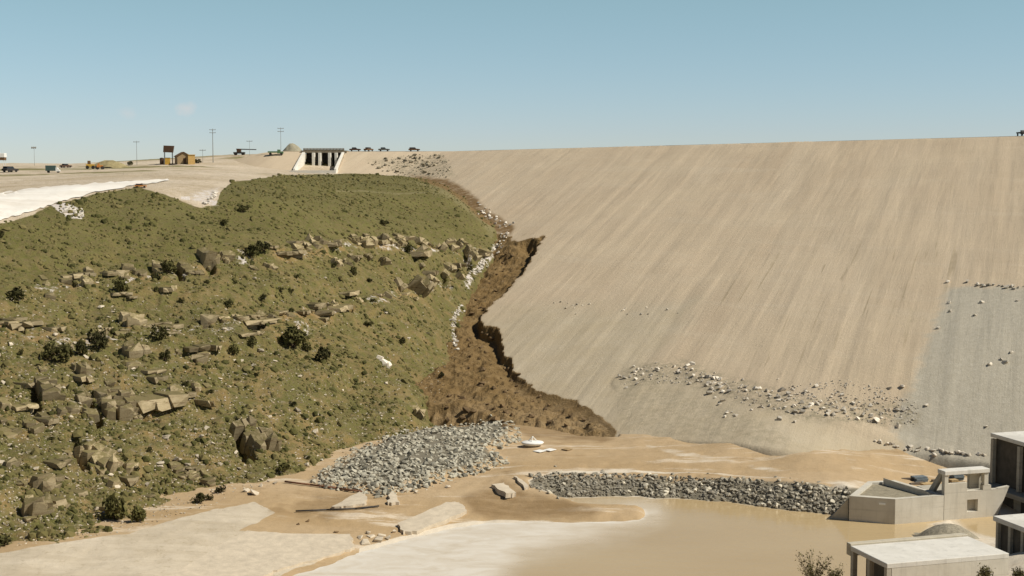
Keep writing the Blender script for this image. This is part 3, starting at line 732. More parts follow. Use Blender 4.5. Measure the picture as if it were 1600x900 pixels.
OC = [(250, 434, 18, 26, 2, 'narrow upright block with a black left face in the upper ledge, left of a pair', 'rib'),
    (291, 432, 18, 26, 2, 'narrow upright block with a black left face in the upper ledge, right of a pair', 'rib'),
    (326, 416, 34, 22, 3, 'low broken rock with a shaded front, right of the upright pair in the upper ledge', 'rib'),
    (112, 438, 24, 12, 2, 'thin slab of rock at the left end of the upper ledge', 'ledge'),
    (180, 430, 30, 10, 3, 'small flat rocks in the upper ledge left of the upright pair', 'ledge'),
    (404, 512, 46, 18, 2, 'dark hollow under a pale ledge on the middle of the hill', 'ledge'),
    (528, 490, 48, 16, 3, 'long pale overhanging slab with a black underside near the hill centre', 'ledge'),
    (546, 466, 26, 14, 2, 'small pale ledge just above the long overhanging slab', 'ledge'),
    (325, 512, 30, 18, 2, 'rock with a dark hollow left of the hill centre', 'rib'),
    (208, 516, 40, 20, 4, 'broken row of small upright rocks below the upper ledge', 'rib'),
    (35, 515, 40, 16, 3, 'dark edged slab near the left edge of the photo at mid height', 'ledge'),
    (76, 632, 34, 50, 4, 'tall stacked sandstone pillar with a black left side nearest the left edge', 'rib'),
    (174, 662, 44, 66, 5, 'large leaning stack of layered sandstone slabs with a dark left side', 'rib'),
    (200, 652, 34, 50, 3, 'rounded sandstone block standing against the leaning stack', 'rib'),
    (243, 645, 56, 36, 3, 'broad humped boulder with a shaded underside right of the leaning stack', 'ledge'),
    (156, 746, 46, 58, 5, 'big blocky outcrop with a black hollow on its left low on the hill', 'rib'),
    (404, 722, 50, 76, 3, 'tall sandstone slab with a tall black cleft on its left at the hill foot', 'rib'),
    (70, 770, 40, 26, 3, 'pair of thin tilted slabs low on the left of the hill', 'rib'),
    (60, 812, 52, 26, 2, 'rounded pale boulder low on the hill above the pale track', 'rib'),
    (650, 655, 30, 22, 3, 'small pale rocks with a dark gap at the hill foot beside the brown fan', 'rib'),
    (708, 440, 28, 30, 3, 'rock ledge with a forked black cleft near the seam with the dam', 'rib'),
    (741, 412, 18, 28, 2, 'upright rock with a black cleft just left of the white chute', 'rib'),
    (655, 405, 38, 16, 3, 'dark broken rocks under the smooth upper slope', 'ledge'),
    (655, 465, 50, 26, 4, 'cluster of pale blocks with dark gaps left of the middle gully', 'rib'),
    (625, 455, 26, 18, 2, 'small dark leaning rock left of the cluster of pale blocks', 'rib'),
    (450, 402, 46, 14, 4, 'low dark broken ledge under the smooth slope left of centre', 'ledge'),
    (520, 388, 36, 12, 3, 'low pale ledge under the smooth slope near the centre', 'ledge'),
    (598, 578, 20, 22, 2, 'small pale boulder on the green lower slope', 'rib'),
    (210, 562, 44, 22, 3, 'flat pale rock with a dark edge between the bushes', 'rib'),
    (130, 590, 30, 22, 3, 'jumble of rocks with dark gaps above the leaning stack', 'rib')]
for px, py, w, h, nb, lab, ln in OC: outcrop(px, py, w, h, nb, lab, ln, mat=M_LIME if (px, py) == (598, 578) else None)
for q in range(215):
    if q < 85:
        x = random.uniform(60, 760); y = np.interp(x, [60, 240, 330, 400, 560, 660, 760], [447, 432, 415, 400, 384, 388, 398]) + random.gauss(0, 5) + 26 * (random.random() < .2)
        w_, h_, kd = random.uniform(8, 24), random.uniform(7, 17), random.choice(['rib', 'rib', 'ledge'])
    elif q < 145:
        x = random.uniform(0, 700); y = np.interp(x, [0, 120, 200, 400, 545, 700], [500, 545, 515, 508, 478, 440]) + random.gauss(0, 8)
        w_, h_, kd = random.uniform(8, 26), random.uniform(6, 14), random.choice(['rib', 'ledge', 'ledge'])
    else:
        x = random.uniform(0, 340); y = random.choice([600, 650, 690, 740, 790]) + random.gauss(0, 14) - max(0, (x - 200)) * .35
        w_, h_, kd = random.uniform(8, 26), random.uniform(7, 22), random.choice(['rib', 'rib', 'ledge'])
    if 228 < x < 300 and 400 < y < 440: continue
    outcrop(x, y, w_, h_, random.choice([1, 2, 2, 3]), 'small weathered ledge rock poking out of the green hillside', kd, group='small ledge rocks on the hillside', name='ledge_rock')
# loose boulders and scattered small stones
HB = variants('hill_boulder', rock_mat('pale_hill_boulder', (.38, .32, .225), (.56, .49, .38), (.28, .20, .11), .35), 8, 820, n=13, flat=.7)
HILLPOLY = [(-30, 860), (190, 832), (330, 790), (440, 742), (560, 700), (640, 665), (690, 620), (708, 550), (715, 480), (760, 395), (700, 378), (540, 372), (380, 385), (150, 425), (-30, 470)]
n = 0
while n < 140:
    x, y = rnd_in(HILLPOLY)
    if random.random() > sstep(np.float64(y - (x - 100) * .2), 380, 640) + .15: continue
    p, _n = hit(x, y); n += 1
    place_rock('hill_boulder', HB, p, random.uniform(.18, .42) * (1.5 if random.random() < .15 else 1), 'pale loose stone lying on the green hillside', 'loose stones on the hillside', 'stone', flat=.85)
it = []
for _ in range(9000):
    x, y = rnd_in(HILLPOLY)
    if random.random() > sstep(np.float64(y - (x - 100) * .15), 380, 680) + .22: continue
    p, _n = hit(x, y); it.append(((p.x, p.y, p.z - .02), random.uniform(.06, .20)))
M_SM = rock_mat('pale_small_stone', (.36, .30, .21), (.56, .49, .38), (.30, .21, .12), 0.)
o = link('small_stones', rock_cloud('small_stones', it, M_SM, 840, n=8)); tag(struct(o, 'stuff'), 'small pale stones strewn among the grass of the hillside', 'stones')

# grass tufts: one object
X_, Y_, Z_, PX, PY, bare = HGRID
def tufts(n):
    ok = (PX > -40) & (PX < 790) & (PY > 268) & (PY < 880) & (bare < .4) & (Y_ < 420)
    idx = np.argwhere(ok[:-1, :-1]); sel = idx[RNG.integers(0, len(idx), n)]
    u = RNG.random((n, 1)); v = RNG.random((n, 1))
    G = np.stack([X_, Y_, Z_], -1); i, j = sel[:, 0], sel[:, 1]
    P = G[i, j] * (1 - u) * (1 - v) + G[i, j + 1] * u * (1 - v) + G[i + 1, j] * (1 - u) * v + G[i + 1, j + 1] * u * v
    dn = fbm(P[:, 0] / 3, P[:, 1] / 3, 3, 44)
    keep = RNG.random(n) < .25 + 1.1 * sstep(dn, .4, .62)
    P = P[keep]; n = len(P)
    r = RNG.uniform(.10, .26, n) * (1 + RNG.uniform(.6, 1.6, n) * (RNG.random(n) < .14)); h = r * RNG.uniform(.5, 1.0, n)
    s = 5; ang = RNG.uniform(0, 6.28, n)[:, None] + np.arange(s)[None] * 2 * PI / s
    rr = r[:, None] * RNG.uniform(.6, 1.3, (n, s))
    ring = np.stack([P[:, :1] + rr * np.cos(ang), P[:, 1:2] + rr * np.sin(ang), P[:, 2:3] - .08 + 0 * ang], -1)
    mid = np.stack([P[:, :1] + rr * .75 * np.cos(ang + .5), P[:, 1:2] + rr * .75 * np.sin(ang + .5), P[:, 2:3] + h[:, None] * RNG.uniform(.4, 1., (n, s))], -1)
    topv = P + np.stack([r * 0, r * 0, h], -1)
    V = np.concatenate([ring, mid, topv[:, None]], 1)
    b = np.arange(n)[:, None] * 11; F_ = []
    for k in range(s):
        k2 = (k + 1) % s
        F_ += [np.stack([b[:, 0] + k, b[:, 0] + k2, b[:, 0] + s + k], -1), np.stack([b[:, 0] + k2, b[:, 0] + s + k2, b[:, 0] + s + k], -1), np.stack([b[:, 0] + s + k, b[:, 0] + s + k2, b[:, 0] + 10], -1)]
    return V.reshape(-1, 3), np.concatenate(F_), np.repeat(RNG.random(n), 11)
V, Fc, rv = tufts(26000)
k = NM('grass_tuft', .95)
m_t = k.done(k.mix(k.rng(k.attr('rv'), .2, .9), k.mix(k.rng(k.attr('rv'), 0, .35), (.050, .049, .014), (.098, .091, .027)), (.17, .14, .055)))
o = link('grass_tufts', np_mesh('grass_tufts', V, Fc, m_t, False, dict(rv=rv))); tag(struct(o, 'stuff'), 'olive grass tufts covering the hillside', 'grass')

# ------------------------------------------------------------------ bushes
M_LEAF = plain('juniper_leaf', (.074, .068, .021), .9, .45, 1.5, rnd=.45)
M_BARK = plain('bush_bark', (.10, .07, .045), .9, .3, 4)
def bush_meshes(seed, n=260):
    rng = np.random.default_rng(seed)
    V, Fc = [], []
    lob = rng.uniform(-.55, .55, (6, 3)); lob[:, 2] = rng.uniform(.25, .85, 6); lr = rng.uniform(.28, .5, 6)
    for i in range(n):
        k = rng.integers(6); d = rng.normal(size=3); d /= np.linalg.norm(d)
        c = lob[k] + d * lr[k] * rng.uniform(.5, 1.) ** .5; c[2] = max(c[2], .04)
        s = rng.uniform(.06, .13)
        b = len(V)
        for q in range(4):
            V.append(c + rng.normal(size=3) * s)
        Fc += [(b, b + 1, b + 2), (b, b + 2, b + 3), (b, b + 3, b + 1)]
    crown = np_mesh('crown', np.array(V), np.array(Fc), M_LEAF)
    b = B()
    for i in range(6): b.tube((rng.uniform(-.06, .06), rng.uniform(-.06, .06), -.15), tuple(lob[i] * .85), .05, .02, 5)
    me = bpy.data.meshes.new('trunk'); b.bm.to_mesh(me); b.bm.free(); me.materials.append(M_BARK)
    return crown, me
BUSH = [bush_meshes(900 + i) for i in range(6)]
def bush(px, py, w, h, label, group=None, p=None, name='bush', cat='bush', i=None):
    if p is None: p, _n = hit(px, py)
    if p is None: return
    s = p.y / F; c, t = BUSH[random.randrange(6) if i is None else i]
    o = thing(name, label, cat, p, random.uniform(0, 6.28), group)
    o.scale = (w * s * .72, w * s * .72, h * s * .9)
    link('crown', c, o); link('trunk', t, o)
    return o
BL = [(457, 543, 38, 32, 'largest dark juniper bush, right of centre on the hillside'), (152, 545, 24, 28, 'dark pointed bush above the leaning rock stack'),
    (88, 563, 34, 28, 'broad two part olive bush left of the pointed bush'), (128, 555, 14, 24, 'slim dark bush between the broad bush and the pointed bush'),
    (250, 530, 20, 20, 'small dark triangular bush in the middle of the left half'), (28, 469, 28, 18, 'rounded olive bush by a rock near the left edge'),
    (188, 456, 20, 20, 'small dark bush just below the upper ledge'), (380, 331, 13, 10, 'upper of two small dark bushes on the smooth top slope'),
    (349, 352, 11, 9, 'lower of two small dark bushes on the smooth top slope'), (2, 370, 8, 10, 'dark bush cut by the left edge below the white road'),
    (505, 565, 18, 22, 'upright dark bush below and right of the largest juniper'), (480, 548, 14, 12, 'small bush touching the right side of the largest juniper'),
    (182, 812, 34, 40, 'tall leafless brown bush beside the pale track'), (214, 815, 24, 24, 'low brown bush right of the tall leafless bush'),
    (258, 562, 14, 14, 'tiny bush below the triangular bush'), (365, 553, 14, 14, 'left one of two little bushes at the hill middle'), (395, 543, 14, 16, 'right one of two little bushes at the hill middle'),
    (390, 402, 26, 18, 'olive bush growing in the upper ledge right of the upright rocks'), (412, 392, 20, 14, 'olive bush in the ledge just right of its larger neighbour'),
    (262, 426, 22, 18, 'olive bush wedged between the two upright rocks'), (600, 352, 12, 8, 'tiny dark bush at the top of the rocky band'), (552, 426, 8, 10, 'tiny dark green bush alone at the right of the hill centre'),
    (640, 395, 12, 12, 'small bush among dark rocks of the upper right ledge'), (315, 785, 20, 14, 'low green bush at the foot of the hill by the track'), (345, 770, 14, 10, 'bright green bush by pale rocks at the bend of the track'),
    (5, 852, 26, 14, 'dark green bush in the bottom left corner of the hill'), (445, 738, 22, 14, 'green bush at the left end of the riprap heap')]
for b in BL: bush(b[0], b[1], b[2], b[3], b[4])
for _ in range(46):
    x, y = rnd_in(HILLPOLY)
    bush(x, y, random.uniform(6, 12), random.uniform(4, 9), 'low dark shrub clump dotted on the hillside', 'low shrub clumps on the hillside', name='shrub', cat='shrub')

# ------------------------------------------------------------------ concrete works
def mat_conc(name, a, b, st=.35):
    k = NM(name, .85)
    c = k.mix(k.rng(k.noise(.5, 6, .7), .3, .7), a, b)
    c = k.mix(k.math('MULTIPLY', k.rng(k.noise(1., 5, .75, k.scale((1.2, 1.2, .12))), .5, .7), st), c, tuple(x * .62 for x in a))
    c = k.mix(k.math('MULTIPLY', k.rng(k.noise(1., 3, .6, k.scale((.05, .05, 3.2))), .56, .62), .35), c, tuple(x * .7 for x in a))
    k.bump(k.noise(3, 5, .7), .25, .05)
    return k.done(c)
M_CON = mat_conc('cast_concrete', (.50, .46, .375), (.61, .57, .48))
M_ROOF = mat_conc('pale_concrete_roof', (.58, .55, .48), (.69, .66, .59), .45)
M_CON2 = mat_conc('stained_concrete', (.36, .33, .26), (.46, .42, .34), .5)
M_DARK = plain('shaded_dark_panel', (.085, .075, .06), .7, .3, 1.)  # dark panels; shade of recesses, bays and openings put into the colour
M_FILL = plain('gravel_fill', (.27, .235, .165), .95, .3, 2., bump=.4)
RZ = math.atan2(.28, .96); E1 = Vector((.96, .28, 0)).normalized(); E2 = Vector((-.28, .96, 0)).normalized(); UP = Vector((0, 0, 1))
def vz(px, py, z): return Vector(at_z(px, py, z))
# A: stilling basin
zt = -30.75
pl = [vz(1327, 774.8, zt), vz(1399, 780, zt), vz(1475, 774, zt), vz(1452, 766, zt), vz(1398, 750, zt), vz(1356, 752, zt)]
cen = sum(pl, Vector()) / 6
basin = thing('stilling_basin', 'low concrete basin with slanting walls and gravel top standing in the muddy pond', 'concrete basin', (cen.x, cen.y, -34.5))
def rel(p, o): return Vector(p) - o.location
inner = [cen + (p - cen) * .84 for p in pl]
b = B(); 
for i in range(6):
    j = (i + 1) % 6
    b.prism([rel(q, basin) for q in (pl[i], pl[j], inner[j], inner[i])], (0, 0, -4.6))
b.obj('basin_wall', M_CON, basin)
b = B(); b.prism([rel(cen + (p - cen) * .85, basin) + Vector((0, 0, -.22)) for p in pl], (0, 0, -4)); b.obj('gravel_fill', M_FILL, basin)
b = B(); q0 = pl[0]; w0 = vz(1300, 818, -33.3)
b.prism([rel(q, basin) for q in (q0 + Vector((0, .3, -.3)), w0 + Vector((0, 1.5, 0)), Vector((q0.x, q0.y + .3, -33.6)))], (.15, .5, 0)); b.obj('wing_wall', M_CON2, basin)
b = B(); f0 = vz(1384, 748, -30.3); f1 = vz(1452, 770, -30.5)
b.prism([rel(q, basin) for q in (f0, f1, Vector((f1.x, f1.y, -33)), Vector((f0.x, f0.y, -33)))], E2 * .45); b.obj('back_wall', M_CON, basin)
b = B(); g = vz(1376, 786.5, -31.2); fdir = (pl[1] - pl[0]).normalized(); nb_ = Vector((fdir.y, -fdir.x, 0)); g = pl[0].lerp(pl[1], .72) + Vector((0, 0, -.55)); b.box(*rel(g + nb_ * .02, basin), .6, .06, .16, math.atan2(fdir.y, fdir.x)); b.obj('sign_plate', plain('white_plate', (.8, .8, .76), .6, .05), basin)

# B: gate frame
fb = pl[2] + E1 * .05; fr = thing('gate_frame', 'concrete portal frame with a flat top beam and square window, right of the basin', 'concrete frame', (fb.x, fb.y, WATER), RZ)
W = 4.9; PH = 3.55; TH = 4.8
b = B()
def panel_hole(b, x0, x1, z0, z1, hx0, hx1, hz0, hz1, y0, y1):
    for (a, c, d, e) in ((x0, hx0, z0, z1), (hx1, x1, z0, z1), (hx0, hx1, z0, hz0), (hx0, hx1, hz1, z1)):
        if c - a > .01 and e - d > .01: b.box((a + c) / 2, (y0 + y1) / 2, (d + e) / 2, c - a, y1 - y0, e - d)
panel_hole(b, 0, 6.0, -1.5, PH - .85, 2.55, 3.75, .65, 1.85, 0, .5)
b.box(1.25, .25, (PH - .85 + PH) / 2, 2.5, .498, .85); b.box(4.75, .252, (PH - .85 + PH) / 2 - .2, .9, .5, .45)
b.obj('front_panel', M_CON, fr)
b = B(); b.box(W / 2, .55, TH - .2, W + .1, 1.3, .4, bev=.03); b.obj('top_beam', M_ROOF, fr)
b = B(); b.box(.2, .25, (PH + TH - .4) / 2, .4, .5, TH - .4 - PH); b.obj('column', M_CON, fr)
b = B(); b.box(W - .25, .25, (PH - .62 + TH - .4) / 2, .45, .49, TH - .4 - PH + .62); b.obj('column', M_CON, fr)
b = B(); b.box(3.95, 1.0, (2.7 + TH - .4) / 2, 1.3, .4, TH - .4 - 2.7); b.obj('rear_pier', M_CON2, fr)
b = B(); b.prism([(.02, .51, TH - .4), (.02, 1.1, TH - .4), (.02, 3.1, 2.0), (.02, 2.3, 2.0)], (.38, 0, 0)); b.obj('buttress', M_CON2, fr)
b = B(); b.prism([(6.0, .05, -1), (6.0, .05, 2.75), (7.3, .05, 2.9), (6.1, .05, .2)], (0, .42, 0)); b.obj('wing_wall', M_CON, fr)
b = B(); b.box(3.15, .62, 1.25, 1.3, .1, 1.3); b.obj('window_darkness', plain('window_dark_brown', (.14, .105, .065), .8, .3), fr)  # dark brown sheet added so the window opening reads as shaded
b = B(); b.box(3, 2.6, 1.05, 6.2, 4.2, 2.7); b.obj('deck', M_CON2, fr)

# C: powerhouse
zc = -26.6
c0 = vz(1548.5, 676.5, zc)
ph = thing('powerhouse', 'tall concrete building with a flat white roof and dark columned side at the right edge', 'building', (c0.x, c0.y, zc), RZ)
LEN = 16.; DEP = 14.
b = B(); b.box(DEP / 2 + .02, -LEN / 2 + .02, -.2, DEP + .1, LEN + .1, .4, bev=.04); b.obj('roof', M_ROOF, ph)
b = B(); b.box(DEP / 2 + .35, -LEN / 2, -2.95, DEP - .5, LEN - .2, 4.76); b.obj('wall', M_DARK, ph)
for q in (.2, 4.6, 8.4, 12.0, 15.7):
    b = B(); b.box(.2, -q, -2.9, .42, .42, 4.65, bev=.02); b.obj('column', M_CON2, ph)
b = B(); b.box(DEP / 2 - .3, -LEN / 2, -5.5, DEP + 1.4, LEN + .8, .5, bev=.03); b.obj('ledge', M_CON2, ph)
b = B(); b.box(DEP / 2 + .3, -LEN / 2, -7.9, DEP, LEN, 4.4); pb_ = b.obj('base', M_CON2, ph)
for q in (2.2, 6.4, 10.6):
    b = B(); b.box(.27, -q, -6.7, .1, 2.9, 1.5); b.obj('opening', M_DARK, pb_)

# D: low annex on the right edge
zd_ = -27.4
d0 = vz(1557, 806.5, zd_)
an = thing('annex', 'small low concrete building with dark bays, in front of the powerhouse at the right edge', 'building', (d0.x, d0.y, zd_), RZ)
b = B(); b.box(4.8, -3.4, -.2, 10, 7.2, .4, bev=.03); b.obj('roof', M_ROOF, an)
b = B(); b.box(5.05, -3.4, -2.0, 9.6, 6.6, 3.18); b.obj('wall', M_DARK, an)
for q in (.15, 1.75, 3.35, 5.0, 6.6):
    b = B(); b.box(.12, -q, -2., .3, .3, 3.2); b.obj('pillar', M_CON2, an)
# E: foreground block
ze = -27.
e0 = vz(1386, 881, ze)
fg = thing('valve_house', 'long low concrete block with a bright flat roof in the bottom right foreground', 'building', (e0.x, e0.y, ze), RZ)
LW, LD = 9.9, 5.0
b = B(); b.box(LW / 2, LD / 2, -.18, LW, LD, .36, bev=.03); b.obj('roof', M_ROOF, fg)
b = B(); b.box(LW / 2, LD + .3, -.32, LW, .58, .9, bev=.03); b.obj('parapet', mat_conc('weathered_coping', (.44, .39, .29), (.52, .47, .37), .5), fg)
b = B(); b.box(LW / 2 + .2, .2, -2.2, LW - .4, .38, 3.68); b.obj('front_wall', M_CON, fg)
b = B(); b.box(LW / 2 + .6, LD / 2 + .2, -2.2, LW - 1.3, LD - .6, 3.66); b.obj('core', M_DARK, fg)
for q in (.2, 2.5, 4.8):
    b = B(); b.box(.2, q + .01, -2.2, .36, .36, 3.67); b.obj('pillar', M_CON2, fg)

# things lying around the works
def mini(name, label, cat, px, py, w, h, d, mat, rz=RZ, z=None, n=3):
    p = hit(px, py)[0] if z is None else vz(px, py, z)
    t = thing(name, label, cat, p, rz); b = B()
    for i in range(n): b.box(random.uniform(-.06, .06) * w, random.uniform(-.05, .05), h * (i + .5) / n, w * random.uniform(.85, 1), d * random.uniform(.8, 1), h / n * .94, bev=.01)
    b.obj('body', mat, t); return t
M_WOOD = plain('raw_lumber', (.42, .30, .15), .85, .3, 5.); M_BLUE = plain('faded_blue_paint', (.15, .175, .185), .6, .2); M_YEL = plain('yellow_paint', (.55, .33, .06), .6, .2); M_ORG = plain('orange_paint', (.50, .20, .05), .6, .2)
M_WHITE = plain('white_paint', (.78, .76, .70), .6, .08); M_STEEL = plain('dark_steel', (.05, .045, .04), .6, .3); M_RUST = plain('rusty_steel', (.16, .075, .04), .8, .3); M_GREEN = plain('green_paint', (.10, .18, .09), .6, .2); M_TIRE = plain('tyre_rubber', (.03, .028, .026), .9, .2)
M_BROWN = plain('brown_paint', (.15, .085, .04), .75, .25); M_GLASS = plain('dark_glass', (.03, .035, .04), .15, .1); M_TAN = plain('tan_boards', (.33, .235, .13), .85, .15, 4.); M_DGRN = plain('dark_green_canvas', (.06, .095, .085), .8, .2); M_TIMBER = plain('weathered_timber', (.13, .105, .08), .9, .2)
mini('lumber_stack', 'stack of yellow lumber on the ground behind the basin', 'lumber', 1452, 765, 1.7, .7, .8, M_WOOD)
mini('crate', 'faded blue crate behind the basin left of the portal frame', 'crate', 1437, 752, 1.6, .55, 1.1, M_BLUE)
mini('crate', 'bluish crate seen through the opening of the portal frame', 'crate', 1494, 749, 1.4, .7, 1.0, M_BLUE)
mini('lumber_stack', 'small stack of tan boards seen through the opening of the portal frame', 'lumber', 1489, 756, .9, .5, .9, M_WOOD)
for x, y, l in [(1422, 750, 'leftmost dark timber beam behind the basin'), (1432, 757, 'dark timber beam lying below the faded blue crate'), (1468, 752, 'dark timber beam leaning near the portal frame buttress')]:
    p = hit(x, y)[0]; b = B(); b.box(0, 0, .12, 1.9, .25, .25, bev=.02); o = b.obj('timber_beam', M_TIMBER); o.location = p; o.rotation_euler = (0, 0, random.uniform(-.3, .9)); tag(o, l, 'timber')
# gravel heap before the frame
def heap(name, px, py, w, h, d, mat, label, cat, seed, p=None):
    p = p if p is not None else Vector(hit(px, py)[0])
    n = 36; xs = np.linspace(-1, 1, n); X, Y = np.meshgrid(xs, xs); r = np.hypot(X, Y)
    Z = np.clip(1 - r ** 1.7 * (1 + .35 * (fbm(X * 2 + 9, Y * 2 + 4, 3, seed) - .5)), -.2, 1) * h * (1 + .2 * (fbm(X * 5, Y * 5, 3, seed + 3) - .5))
    o = link(name, np_mesh(name, np.stack([X * w, Y * d, Z], -1).reshape(-1, 3), grid_faces(n, n), mat, True)); o.location = p
    return tag(o, label, cat)
heap('gravel_heap', 1482, 838, 2.6, 1.15, 2.2, plain('grey_gravel', (.30, .265, .195), .95, .35, 4., bump=.8), 'grey gravel heap in front of the concrete portal frame', 'gravel heap', 3)
# bushes in the near right corner
def twig_bush(px, py, w, h, label, z):
    o = thing('bush', label, 'bush', Vector(at(px, py, z)), .4); s = z / F
    rng = np.random.default_rng(int(px)); b = B(); V, Fc = [], []
    for i in range(34):
        a = rng.uniform(0, 6.28); t = rng.uniform(.2, 1.0) * .55 * w * s; hh = h * s * rng.uniform(.5, 1.05)
        e = Vector((math.cos(a) * t, math.sin(a) * t, hh)); m_ = e * .5 + Vector((0, 0, hh * .1)); b.tube((0, 0, -.3), m_, .022, .015, 5); b.tube(m_, e, .015, .006, 4)
        for k in range(26):
            c = np.array(m_.lerp(e, rng.uniform(-.5, 1.05))) + rng.normal(size=3) * .10; k0 = len(V)
            for q in range(3): V.append(c + rng.normal(size=3) * .055)
            Fc.append((k0, k0 + 1, k0 + 2))
    b.obj('trunk', M_BARK, o); link('crown', np_mesh('crown', np.array(V), np.array(Fc), M_LEAF2), o)
    return o
M_LEAF2 = plain('sage_leaf', (.115, .10, .04), .9, .4, 3.)
twig_bush(1270, 925, 56, 64, 'scraggly dark bush at the bottom edge in front of the muddy pond', 96)
twig_bush(1303, 920, 30, 36, 'small scrub just right of the scraggly bush at the bottom edge', 97)
twig_bush(1541, 912, 26, 26, 'small olive bush in front of the long low concrete block', 93)
twig_bush(1592, 910, 24, 22, 'dark bush in the bottom right corner', 92)

# ------------------------------------------------------------------ broken road slabs, pipes, the white float
M_SLAB = plain('broken_pavement', (.53, .45, .335), .9, .15, 1.2, bump=.3)
M_SLABE = M_SLAB
def slab(name, pts, th, label, cat, tilt=None, up=.18):
    """pts: pixel corners on the ground"""
    P = [Vector(hit(*p)[0]) for p in pts]; c = sum(P, Vector()) / len(P)
    A = np.array([[p.x - c.x, p.y - c.y, 1] for p in P]); co, *_ = np.linalg.lstsq(A, np.array([p.z for p in P]), rcond=None)
    o = None; b = B()
    Q = []
    n = len(P)
    for i in range(n):
        a, d = P[i], P[(i + 1) % n]
        for t in np.linspace(0, 1, 7)[:-1]:
            q = a.lerp(d, float(t)); j = .17 if t > 0 else .06
            Q.append(q + Vector((random.uniform(-j, j), random.uniform(-j, j), 0)))
    pts3 = [Vector((q.x - c.x, q.y - c.y, co[0] * (q.x - c.x) + co[1] * (q.y - c.y) + co[2] - c.z + up)) for q in Q]
    b.prism(pts3, (0, 0, -th)); o = b.obj(name, M_SLAB); o.location = c
    if tilt: o.rotation_euler = tilt
    return tag(o, label, cat)
slab('pavement_slab', [(622, 822), (698, 790), (718, 788), (730, 802), (655, 834), (630, 836)], .5, 'largest broken slab of pale pavement lying between the mud and the muddy pond', 'slab', up=.32)
slab('pavement_slab', [(768, 762), (786, 756), (806, 776), (790, 781)], .5, 'small tilted pavement slab with a dark edge in mud left of the riprap bank', 'slab', (-.12, .1, 0), .4)
slab('pavement_slab', [(803, 748), (808, 748), (826, 764), (820, 766)], .4, 'narrow strip of pavement stuck in the mud by the riprap bank end', 'slab', None, .25)
slab('pavement_slab', [(517, 795), (562, 771), (574, 780), (570, 790), (540, 794)], .3, 'flat triangular slab of concrete below the riprap heap', 'slab', None, .22)
slab('pavement_slab', [(606, 790), (610, 773), (616, 774), (625, 789)], .3, 'small upright triangular slab of concrete at the foot of the riprap heap', 'slab', None, .3)
slab('pavement_slab', [(386, 832), (440, 836), (548, 838), (553, 858), (505, 874), (440, 890), (405, 906), (250, 912)], .5, 'long pale pavement edge of the track broken off toward the washed out mud', 'slab', None, .2)
CHV = variants('pavement_chunk', M_SLAB, 5, 990, n=12, flat=.55, box=.7)
for x, y, r in [(562, 842, .35), (570, 850, .5), (580, 838, .45), (590, 846, .55), (598, 836, .4), (606, 842, .35), (614, 832, .45), (575, 833, .35), (630, 768, .35), (640, 764, .4), (652, 770, .3), (700, 762, .3), (660, 757, .35), (410, 760, .4), (398, 772, .55), (420, 752, .4), (385, 768, .4), (430, 756, .35)]:
    p = hit(x, y)[0]
    place_rock('pavement_chunk', CHV, p, r * 1.15, 'broken chunk of pavement or rock at the edge of the washed out track', 'broken chunks along the washed out track', 'chunk', sink=.3)
def pipe(pts, r, mat, name, label, cat):
    P = [Vector(hit(*p)[0]) + Vector((0, 0, r + .08)) for p in pts]; c = P[0].copy(); b = B()
    for a, d in zip(P[:-1], P[1:]): b.tube(a - c, d - c, r, None, 8)
    o = b.obj(name, mat, None, True); o.location = c; return tag(o, label, cat)
pipe([(445, 755), (485, 760), (525, 765), (566, 771)], .10, M_RUST, 'pipe', 'rusty red pipe lying along the foot of the riprap heap', 'pipe')
pipe([(462, 801), (510, 799), (555, 797), (592, 793)], .08, M_STEEL, 'hose', 'dark hose lying across the mud below the riprap heap', 'hose')
for x, y, l in [(465, 820, 'tiny dark stone left of the mud patch below the hose'), (480, 815, 'dark stone right of the tiny one below the hose'), (525, 832, 'rusty lump at the broken edge of the track')]:
    p = hit(x, y)[0]; place_rock('stone', BRNV, p, .25, l, None, 'stone')
# white float with a tripod on the mud
p = hit(832, 697)[0]
bt = thing('float', 'small white saucer shaped float with a rod tripod resting on the tan mud', 'float', p, .1)
n = 28; b = B(); prof = [(.25, 0), (.8, .06), (1.2, .26), (1.32, .44), (1.22, .52), (.4, .60), (0.02, .62)]
rings = [[b.bm.verts.new((r * math.cos(t * 2 * PI / n), r * .8 * math.sin(t * 2 * PI / n), z)) for t in range(n)] for r, z in prof]
for a, d in zip(rings[:-1], rings[1:]):
    for i in range(n): b.bm.faces.new((a[i], a[(i + 1) % n], d[(i + 1) % n], d[i]))
b.bm.faces.new(rings[0][::-1]); b.bm.faces.new(rings[-1]); b.obj('hull', M_WHITE, bt, True)
b = B()
for t in (.3, 2.4, 4.5): b.tube((.55 * math.cos(t), .45 * math.sin(t), .57), (0, 0, 1.15), .05, .04, 6)
b.obj('tripod', M_WHITE, bt)
def board(px, py, w, d, rz, label, mat):
    p = hit(px, py)[0]; b = B(); b.box(0, 0, .05, w, d, .07, bev=.01); o = b.obj('board', mat); o.location = (p.x, p.y, p.z + .05); o.rotation_euler = (0, 0, rz); return tag(o, label, 'board')
board(843, 706, 1.0, 1.2, -.7, 'left one of two white boards on the mud below the white float', M_WHITE)
board(859, 704, 1.0, 1.2, -.7, 'right one of two white boards on the mud below the white float', M_WHITE)
board(886, 703, .9, 1.0, -.7, 'weathered grey brown board right of the two white boards', plain('weathered_board', (.33, .23, .12), .9))

